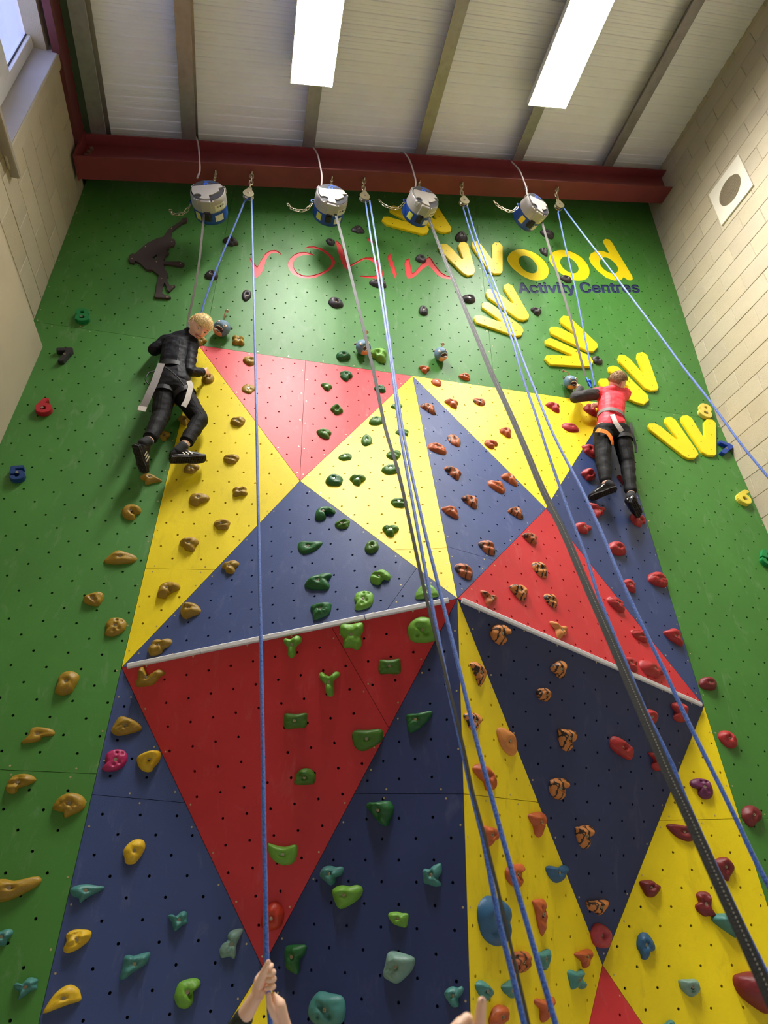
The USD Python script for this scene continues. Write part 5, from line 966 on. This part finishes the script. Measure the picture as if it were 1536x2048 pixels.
def shoe(par, heel, toe, up, ankle, m_up, s=1.0, stripes=None, big=.0):
    f = toe - heel; L = np.linalg.norm(f); f /= L; up = up - f * (up @ f); up /= np.linalg.norm(up); sd = np.cross(f, up)
    prof = Polygon([(-.02, 0), (-.012, .03), (.03, .036), (L * .5, .030), (L * .8, .043), (L + .012, .032), (L + .022, 0), (L + .012, -.032), (L * .8, -.043), (L * .5, -.033), (.03, -.036), (-.012, -.03)]).buffer(.006, 6)
    m = bevel_prism(prof, -.026, -.006, .003); fl = prism(prof.buffer(.002), -.012, -.004)
    W3 = lambda q: heel + q[:, :1] * f + q[:, 1:2] * sd + q[:, 2:3] * up
    tr = []
    for k in np.arange(-.01, L + .01, .017):
        for j in (-.022, 0, .022): tr.append(bx([k, j - .008, -.034], [k + .010, j + .008, -.0255], .0015))
    tr = cat_(tr)
    q = lambda a, b, c: heel + f * a + sd * b + up * c
    bones = [[(q(.012, .006, .02), .032 * s), (q(.012, -.006, .02), .032 * s), (q(L * .5, 0, .022), .032 * s), (ankle, .035 * s)], [(q(L * .45, 0, .02), .033 * s), (q(L * .8, .012, .004), .028 * s), (q(L * .8, -.012, .004), .028 * s)], [(q(L * .8, .012, .002), .028 * s), (q(L * .8, -.012, .002), .028 * s), (q(L - .006, 0, 0), .025 * s)]]
    u = hull_bones(bones, .008, 6); u = wrinkle(u, .0016, 60, 3)
    sh = obj('shoe', u, m_up, par, smooth=50)
    obj('sole', tm(W3(m.vertices), m.faces), M_sole, sh); obj('tread', tm(W3(tr.vertices), tr.faces), M_sole, sh)
    obj('sole_edge', tm(W3(fl.vertices), fl.faces), M_shine if m_up is M_shine else M_shoe, sh)
    if stripes:
        for k in range(3):
            a = L * (.38 + .13 * k); P = np.array([q(a, stripes * .0365, -.002), q(a - .008, stripes * .0372, .010), q(a - .018, stripes * .034, .028), q(a - .026, stripes * .029, .040)]); obj('stripe', ribbon(P, f, .009, .003), M_stripe, sh)
    lace = cat_([tube(np.array([q(L * .5 - .02 * k, .022, .036 + .009 * k), q(L * .5 - .02 * k, 0, .056 + .008 * k), q(L * .5 - .02 * k, -.022, .036 + .009 * k)]), .0024, 5) for k in range(3)]); obj('lace', lace, m_up, sh)
def ring_around(c, axis, rx, w, m_, par, name, th=.004, refd=None, rz=None):
    axis = axis / np.linalg.norm(axis); a_, b_ = frame_of(axis)
    if refd is not None: a_ = refd - axis * (refd @ axis); a_ /= np.linalg.norm(a_); b_ = np.cross(axis, a_)
    t = np.linspace(0, 2 * np.pi, 37); P = c + rx * np.cos(t)[:, None] * a_ + (rz or rx) * np.sin(t)[:, None] * b_
    return obj(name, ribbon(P, axis, w, th), m_, par, smooth=40)

# --- blond climber at the left
b1 = thing('person', 'blond child climber in dark top and black trousers, looking back over the shoulder', 'person')
ch, hc = B(355, 696, .17), B(399, 655, .27); nk = B(376, 668, .20); shL, shR = B(333, 683, .15), B(383, 684, .19); wa, pe = B(347, 738, .17), B(344, 768, .17)
elL, wrL, knL = B(308, 700, .13), B(326, 690, .04), B(340, 684, .03); elR, wrR, knR = B(378, 743, .20), B(403, 744, .13), B(414, 742, .085)
hpL, hpR, knL_, knR_, anL, anR = B(331, 778, .16), B(359, 778, .17), B(322, 832, .15), B(400, 838, .14), B(298, 881, .20), B(370, 889, .17)
cr, cu, cc = img_axes(hc); rl = math.radians(36); uh = cu * math.cos(rl) + cr * math.sin(rl); rh = cr * math.cos(rl) - cu * math.sin(rl); tn = math.radians(22); fh = cc * math.cos(tn) + rh * math.sin(tn); fh = fh * .98 - uh * .18; fh /= np.linalg.norm(fh)
head, ears, T1, hv, HS = head_build(hc, uh, fh, 1.0)
def limb(a, ra, b, rb): return [(a, ra), (b, rb)]
wd = (shR - shL) / np.linalg.norm(shR - shL)
torso = lambda e: [[(shL, .050 + e), (shR, .050 + e), (ch, .088 + e)], [(shL, .045 + e), (nk, .036 + e), (shR, .045 + e)], [(ch, .090 + e), (ch - wd * .03, .085 + e), (ch + wd * .03, .085 + e), (wa - wd * .03, .074 + e), (wa + wd * .03, .074 + e)], [(wa - wd * .03, .074 + e), (wa + wd * .03, .074 + e), (hpL, .082 + e), (hpR, .082 + e)]]
hb = hand_bones(wrR, knR, -PL.n * .5 - ZZ * .5, ZZ * .8 + PL.n * .3, .85) + hand_bones(wrL, knL, -PL.n * .3 - ZZ * .6, ZZ, .85)
bones = torso(-.004) + [limb(shL, .044, elL, .033), limb(elL, .033, wrL, .022), limb(shR, .044, elR, .034), limb(elR, .034, wrR, .022), limb(hpL, .078, knL_, .05), limb(knL_, .05, anL, .034), limb(hpR, .078, knR_, .05), limb(knR_, .05, anR, .034), [(nk, .036), (hc - uh * .055, .038)], [(hc - uh * .05, .04), (hc, .05)]] + hb
sk = hull_bones(bones, .009, 5); body = from_m3(m3.Manifold.batch_boolean([as_m3(sk), as_m3(head)] + [as_m3(e) for e in ears], m3.OpType.Add))
obj('body', body, M_skin, b1, smooth=50)
hair = obj('hair', hair_build(hv, HS, T1, lambda u: np.where(u[:, 2] > .15, .38 - .10 * np.abs(u[:, 0]) + .10 * u[:, 0], np.where(u[:, 2] > -.35, .16, -.22)), .019, 5, .010), M_blond, b1, smooth=True)
face_parts(b1, T1, 1.0)
obj('hair_strands', strands(hv, HS, T1, lambda u: np.where(u[:, 2] > .15, .38, np.where(u[:, 2] > -.35, .22, -.1)), .019, 3, [.25, -.25, .8]), M_blond, b1, smooth=True, kind='stuff')
jk = hull_bones(torso(.008)[:3] + [[(wa - wd * .03, .084), (wa + wd * .03, .084), (pe - wd * .05 + ZZ * .02, .086), (pe + wd * .05 + ZZ * .02, .086)], limb(shL, .056, elL, .047), limb(elL, .046, wrL, .035), limb(shR, .058, elR, .047), limb(elR, .046, wrR, .034)], .012, 8); jk = wrinkle(jk, .010, 16, 8)
obj('jacket', jk, M_navy, b1, smooth=60); ring_around(nk + uh * .012, hc - nk, .042, .03, M_navy, b1, 'collar', .006)
ring_around(wrR - (wrR - elR) / np.linalg.norm(wrR - elR) * .006, wrR - elR, .0335, .03, M_navy, b1, 'cuff', .004)
tr_ = hull_bones([[(hpL, .093), (hpR, .093), (pe, .095)], limb(hpL, .092, knL_, .066), limb(knL_, .066, anL + (knL_ - anL) * .16, .050), limb(hpR, .092, knR_, .064), limb(knR_, .064, anR + (knR_ - anR) * .16, .050)], .012, 8); tr_ = wrinkle(tr_, .008, 11, 4)
obj('trousers', tr_, M_trous, b1, smooth=60)
for k_, a_ in ((knL_, anL), (knR_, anR)): ring_around(a_ + (k_ - a_) * .17, k_ - a_, .049, .04, M_trous, b1, 'trouser_cuff', .005)
fhl, ftl = B(277, 893, .22), B(291, 938, .075); fhr, ftr = B(345, 915, .16), B(404, 914, .11)
for a_, h_ in ((anL, fhl), (anR, fhr)): ob = hull_bones([[(a_ + (h_ - a_) * .15, .040), (a_ + (h_ - a_) * .55, .040)]], .012, 2); obj('sock', ob, M_sock, b1, smooth=True)
shoe(b1, fhl, ftl, -PL.n * .8 + RT * .55 + ZZ * .2, anL + (fhl - anL) * .25, M_shoe, 1.0, 1); shoe(b1, fhr, ftr, ZZ - PL.n * .15, anR + (fhr - anR) * .3, M_shoe, 1.0, 1)
vd = img_axes(wa)[0]
ring_around(wa - ZZ * .02, wa - pe, .108, .045, M_hblk, b1, 'harness_belt', .004, wd, .098)
obj('harness_tail', ribbon(resample(np.array([B(323, 727, .27), B(312, 757, .30), B(298, 789, .30), B(286, 815, .28)]), 16), vd, .052, .003), M_hgrey, b1, label='long grey strap hanging from the harness'); obj('strap_buckle', ribbon(np.array([B(286, 813, .284), B(283, 822, .28)]), vd, .056, .007), M_hpale, b1, label='pale buckle on the strap end')
obj('leg_strap', ribbon(resample(np.array([B(377, 762, .24), B(381, 776, .262), B(376, 795, .262), B(367, 813, .25)]), 14), vd * .8 + ZZ * .3, .040, .003), M_hpale, b1, label='pale grey leg strap')
obj('cord', tube(resample(np.array([B(328, 734, .275), B(345, 745, .29), B(357, 757, .285), B(368, 772, .27)]), 14), .005, 6), M_hblk, b1, smooth=True); obj('cord', tube(resample(np.array([B(312, 742, .22), B(296, 747, .24), B(291, 757, .25), B(297, 769, .25)]), 14), .005, 6), M_hblk, b1, smooth=True)
ring_around(hpR + (knR_ - hpR) * .22, knR_ - hpR, .093, .04, M_hblk, b1, 'leg_loop'); ring_around(hpL + (knL_ - hpL) * .2, knL_ - hpL, .093, .04, M_hblk, b1, 'leg_loop')
obj('carabiner', torus(B(374, 748, .16), .022, .007, img_axes(wa)[0] * .5, img_axes(wa)[1], 20, 6), M_carab, b1, smooth=True, label='blue carabiner at the hip')

# --- climber in a coral top at the right
b2 = thing('person', 'child climber seen from behind in a coral top and black trousers at the right', 'person')
PQ = Plane(PL.p, PL.n)
G = lambda x, y, o: B(x, y, o, PQ)
hc, nk = G(1234, 765, .26), G(1226, 779, .24); shL, shR = G(1199, 786, .20), G(1249, 788, .18); ch, wa, pe = G(1223, 804, .19), G(1222, 836, .20), G(1222, 854, .20)
elL, wrL, kL = G(1150, 795, .20), G(1160, 778, .10), G(1152, 772, .075); elR, wrR, kR = G(1222, 815, .05), G(1199, 811, .06), G(1187, 811, .065)
hpL, hpR, knl, knr, anL, anR = G(1207, 864, .19), G(1241, 864, .19), G(1205, 916, .20), G(1255, 928, .16), G(1212, 966, .22), G(1262, 988, .19)
cr, cu, cc = img_axes(hc); rl = math.radians(12); uh = cu * math.cos(rl) + cr * math.sin(rl); fh = -cc * .72 + cr * .62 - cu * .35; fh /= np.linalg.norm(fh)
head, ears, T2, hv, HS = head_build(hc, uh + fh * .2, fh, .98)
wd = (shR - shL) / np.linalg.norm(shR - shL)
torso = lambda e: [[(shL, .050 + e), (shR, .050 + e), (ch, .088 + e)], [(shL, .045 + e), (nk, .036 + e), (shR, .045 + e)], [(ch - wd * .035, .090 + e), (ch + wd * .035, .090 + e), (wa - wd * .03, .080 + e), (wa + wd * .03, .080 + e)], [(wa - wd * .03, .080 + e), (wa + wd * .03, .080 + e), (hpL, .080 + e), (hpR, .080 + e)]]
hb = hand_bones(wrL, kL, -PL.n * .6 - ZZ * .4, cr * -.2 + ZZ, .85) + hand_bones(wrR, kR, -PL.n * .4 - ZZ * .7, ZZ + PL.n * .4, .85)
bones = torso(-.004) + [limb(shL, .044, elL, .034), limb(elL, .034, wrL, .022), limb(shR, .044, elR, .034), limb(elR, .034, wrR, .022), limb(hpL, .076, knl, .05), limb(knl, .05, anL, .034), limb(hpR, .076, knr, .05), limb(knr, .05, anR, .034), [(nk, .038), (hc - uh * .04, .042)], [(hc - uh * .05, .045), (hc, .05)]] + hb
sk = hull_bones(bones, .009, 5); body = from_m3(m3.Manifold.batch_boolean([as_m3(sk), as_m3(head)] + [as_m3(e) for e in ears], m3.OpType.Add))
obj('body', body, M_skin, b2, smooth=50)
obj('hair', hair_build(hv, HS, T2, lambda u: np.where(u[:, 2] > .1, .42, np.where(u[:, 2] > -.35, .12, -.28)), .011, 9, .008), M_brown, b2, smooth=True); face_parts(b2, T2, .98)
obj('hair_strands', strands(hv, HS, T2, lambda u: np.where(u[:, 2] > .1, .42, np.where(u[:, 2] > -.35, .2, -.1)), .011, 4, [.1, -.5, .5], 360, .022), M_brown, b2, smooth=True, kind='stuff')
hm_ = wa + (pe - wa) * .85
tp = hull_bones(torso(.010)[:3] + [[(wa - wd * .035, .090), (wa + wd * .035, .090), (hm_ - wd * .045, .090), (hm_ + wd * .045, .090)], limb(shL, .062, shL + (elL - shL) * .3, .056), limb(shR, .062, shR + (elR - shR) * .3, .056)], .012, 8); tp = wrinkle(tp, .008, 14, 21)
obj('coral_top', tp, M_coral, b2, smooth=60)
for a_, e_, w_ in ((shL, elL, wrL), (shR, elR, wrR)): sl_ = hull_bones([limb(a_ + (e_ - a_) * .22, .060, e_, .048), limb(e_, .048, w_, .034)], .012, 6); obj('sleeve', wrinkle(sl_, .008, 18, 3), M_greysl, b2, smooth=60, label='charcoal sleeve')
tr_ = hull_bones([[(hpL, .090), (hpR, .090), (pe - ZZ * .03, .085)], limb(hpL, .088, knl, .064), limb(knl, .064, anL + (knl - anL) * .12, .050), limb(hpR, .088, knr, .064), limb(knr, .064, anR + (knr - anR) * .12, .050)], .012, 8)
obj('trousers', wrinkle(tr_, .008, 11, 14), M_trous, b2, smooth=60)
fhl, ftl = G(1226, 975, .23), G(1182, 992, .13); fhr, ftr = G(1261, 1000, .22), G(1274, 1026, .09)
for a_, h_ in ((anL, fhl), (anR, fhr)): ob = hull_bones([[(a_ + (h_ - a_) * .25, .040), (a_ + (h_ - a_) * .6, .040)]], .012, 2); obj('sock', ob, M_sock, b2, smooth=True)
shoe(b2, fhl, ftl, ZZ - PL.n * .1, anL + (fhl - anL) * .3, M_shine); shoe(b2, fhr, ftr, ZZ * .35 - PL.n * .9, anR + (fhr - anR) * .3, M_shine)
vr = img_axes(wa)[0]
ring_around(wa, wa - pe, .126, .042, M_hgrey, b2, 'harness_belt', .004, wd, .108)
obj('harness_tail', ribbon(resample(np.array([G(1224, 829, .305), G(1230, 842, .315), G(1237, 853, .31), G(1244, 863, .30)]), 12), vr, .040, .003), M_hpale, b2, label='pale strap end hanging from the belt')
obj('leg_loop', ribbon(resample(np.array([G(1193, 860, .24), G(1200, 861, .285), G(1212, 864, .292), G(1221, 874, .285), G(1225, 890, .26)]), 18), ZZ * .8 - PL.n * .2 + vr * .35, .046, .004), M_hor, b2, label='bright orange leg loop'); ring_around(hpR + (knr - hpR) * .25, knr - hpR, .089, .04, M_hblk, b2, 'leg_loop')
obj('side_strap', ribbon(resample(np.array([G(1262, 845, .20), G(1266, 872, .22), G(1271, 890, .21), G(1272, 905, .20)]), 10), vr * .6 + PL.n * .6, .022, .003), M_hblk, b2)
obj('carabiner', cat_([torus(G(1179, 766, .2), .026, .008, cr * .45 , cu, 20, 6), tube(np.array([G(1173, 756, .2), G(1183, 775, .2)]), .011, 8)]), M_carab, b2, smooth=True, label='blue carabiner on the strap')

# --- hands of the person holding the rope, bottom of the view
b3 = thing('person', 'person holding the blue rope with both hands at the bottom, in a dark green sleeve', 'person')
D = 1.70
def Hh(zx, zy, dd=0.0): return at(440 + zx / 9.6, 1888 + zy / 9.6, D + dd)
up3 = Hh(700, 300) - Hh(700, 900); k = 1.0; U = .00137 / 9.6 * 1.0
u_ = D / F / 9.6
bn = [[(Hh(700, 1010), 120 * u_), (Hh(760, 700, .012), 105 * u_), (Hh(800, 620, .02), 90 * u_)], [(Hh(760, 700, .012), 105 * u_), (Hh(880, 560, .040), 75 * u_), (Hh(890, 800, .040), 72 * u_), (Hh(760, 940, .015), 100 * u_)],
      [(Hh(770, 760, -.002), 95 * u_), (Hh(840, 540, -.012), 68 * u_)], [(Hh(840, 540, -.012), 66 * u_), (Hh(925, 350, -.014), 46 * u_)], [(Hh(690, 1010), 125 * u_), (Hh(520, 1300), 150 * u_)], [(Hh(520, 1300), 150 * u_), (Hh(300, 1680, .02), 180 * u_)], [(Hh(820, 900, .0), 55 * u_), (Hh(780, 1010, 0), 60 * u_)]]
for (ax, ay, bx_, by, cx, cy, r) in ((905, 470, 985, 415, 950, 470, 50), (900, 600, 1015, 545, 915, 570, 62), (905, 720, 1022, 672, 910, 690, 64), (905, 830, 1015, 815, 905, 840, 60)):
    bn += [[(Hh(ax, ay, .045), r * u_), (Hh(bx_, by, .020), r * u_)], [(Hh(bx_, by, .020), r * u_), (Hh((bx_ + cx) / 2, (by + cy) / 2, -.006), r * .92 * u_)], [(Hh((bx_ + cx) / 2, (by + cy) / 2, -.006), r * .92 * u_), (Hh(cx, cy, -.010), r * .78 * u_)]]
hL_ = bn
bn2 = [[(Hh(1180, 1480, .0), 150 * u_), (Hh(1130, 1180, .0), 130 * u_)], [(Hh(1130, 1180, .0), 125 * u_), (Hh(1060, 1050, .005), 78 * u_), (Hh(1130, 1130, .03), 90 * u_)], [(Hh(1180, 1480), 150 * u_), (Hh(1330, 2050, .03), 190 * u_)],
       [(Hh(1040, 1330, -.012), 85 * u_), (Hh(950, 1160, -.016), 62 * u_)], [(Hh(950, 1160, -.016), 60 * u_), (Hh(935, 980, -.012), 46 * u_)], [(Hh(1160, 1420), 130 * u_), (Hh(1040, 1330, -.012), 85 * u_)],
       [(Hh(1070, 1060, .006), 66 * u_), (Hh(1035, 985, .012), 52 * u_)], [(Hh(1035, 985, .012), 52 * u_), (Hh(965, 1010, .022), 46 * u_)]]
for k_, (ax, ay) in enumerate(((1110, 1080), (1160, 1170), (1190, 1270))):
    bn2 += [[(Hh(ax, ay, .02 + .008 * k_), 60 * u_), (Hh(ax - 60, ay - 40, .045 + .006 * k_), 56 * u_)], [(Hh(ax - 60, ay - 40, .045 + .006 * k_), 56 * u_), (Hh(ax - 150, ay + 10, .04), 48 * u_)]]
body = hull_bones(hL_ + bn2 + [[(Hh(300, 1680, .02), 180 * u_), (Hh(350, 3000, .05), 260 * u_)], [(Hh(1330, 2050, .03), 190 * u_), (Hh(1250, 3100, .06), 260 * u_)], [(Hh(350, 3000, .05), 260 * u_), (Hh(800, 3300, .1), 520 * u_), (Hh(1250, 3100, .06), 260 * u_)]], .0035, 8)
obj('body', body, M_skinw, b3, smooth=60)
slv = hull_bones([[(Hh(455, 1430, .004), 190 * u_), (Hh(300, 1680, .02), 215 * u_)], [(Hh(300, 1680, .02), 215 * u_), (Hh(350, 3000, .05), 300 * u_)]], .006, 6); obj('sleeve', wrinkle(slv, .003, 40, 5), mat('dark_green_fabric', (38, 46, 40), .75, .12, 60.0, .4, 120.0), b3, smooth=60)
for p, r, dx in (((885, 832, -.0165), 24, 0), ((932, 952, -.0185), 26, 0), ((935, 322, -.0215), 22, 0)):
    e = trimesh.creation.icosphere(2, r * u_); e.apply_translation(Hh(*p)); obj('fingernail', e, M_nail, b3, smooth=True)
# --- thumb and knuckles of another person close to the camera
b4 = thing('person', 'blurred raised thumb and knuckle of a person at the bottom edge', 'person')
D2 = 1.05
def Kk(zx, zy, dd=0.0): return at(880 + zx / 10.38, 1900 + zy / 10.38, D2 + dd)
v_ = D2 / F / 10.38
bn = [[(Kk(870, 1080), 92 * v_), (Kk(840, 1290), 108 * v_)], [(Kk(840, 1290), 108 * v_), (Kk(820, 1620), 125 * v_)], [(Kk(820, 1620), 125 * v_), (Kk(600, 1900, .01), 240 * v_)]]
for i, (a, b, c) in enumerate(((560, 1450, 0), (440, 1530, .010), (330, 1640, .018), (250, 1780, .024))):
    bn += [[(Kk(a + 40, b + 320, c + .02), 130 * v_), (Kk(a, b, c), 128 * v_)], [(Kk(a, b, c), 128 * v_), (Kk(a - 170, b + 150, c - .012), 112 * v_)], [(Kk(a - 170, b + 150, c - .012), 112 * v_), (Kk(a - 110, b + 330, c - .016), 95 * v_)]]
bn += [[(Kk(600, 1900, .01), 240 * v_), (Kk(700, 3200, .04), 300 * v_)]]
obj('body', hull_bones(bn, .003, 8), M_skinw, b4, smooth=60)
e = trimesh.creation.icosphere(2, 40 * v_); e.apply_transform(np.diag([1, .5, 1.3, 1])); e.apply_translation(Kk(885, 1040, -.0045)); obj('fingernail', e, M_nail, b4, smooth=True)
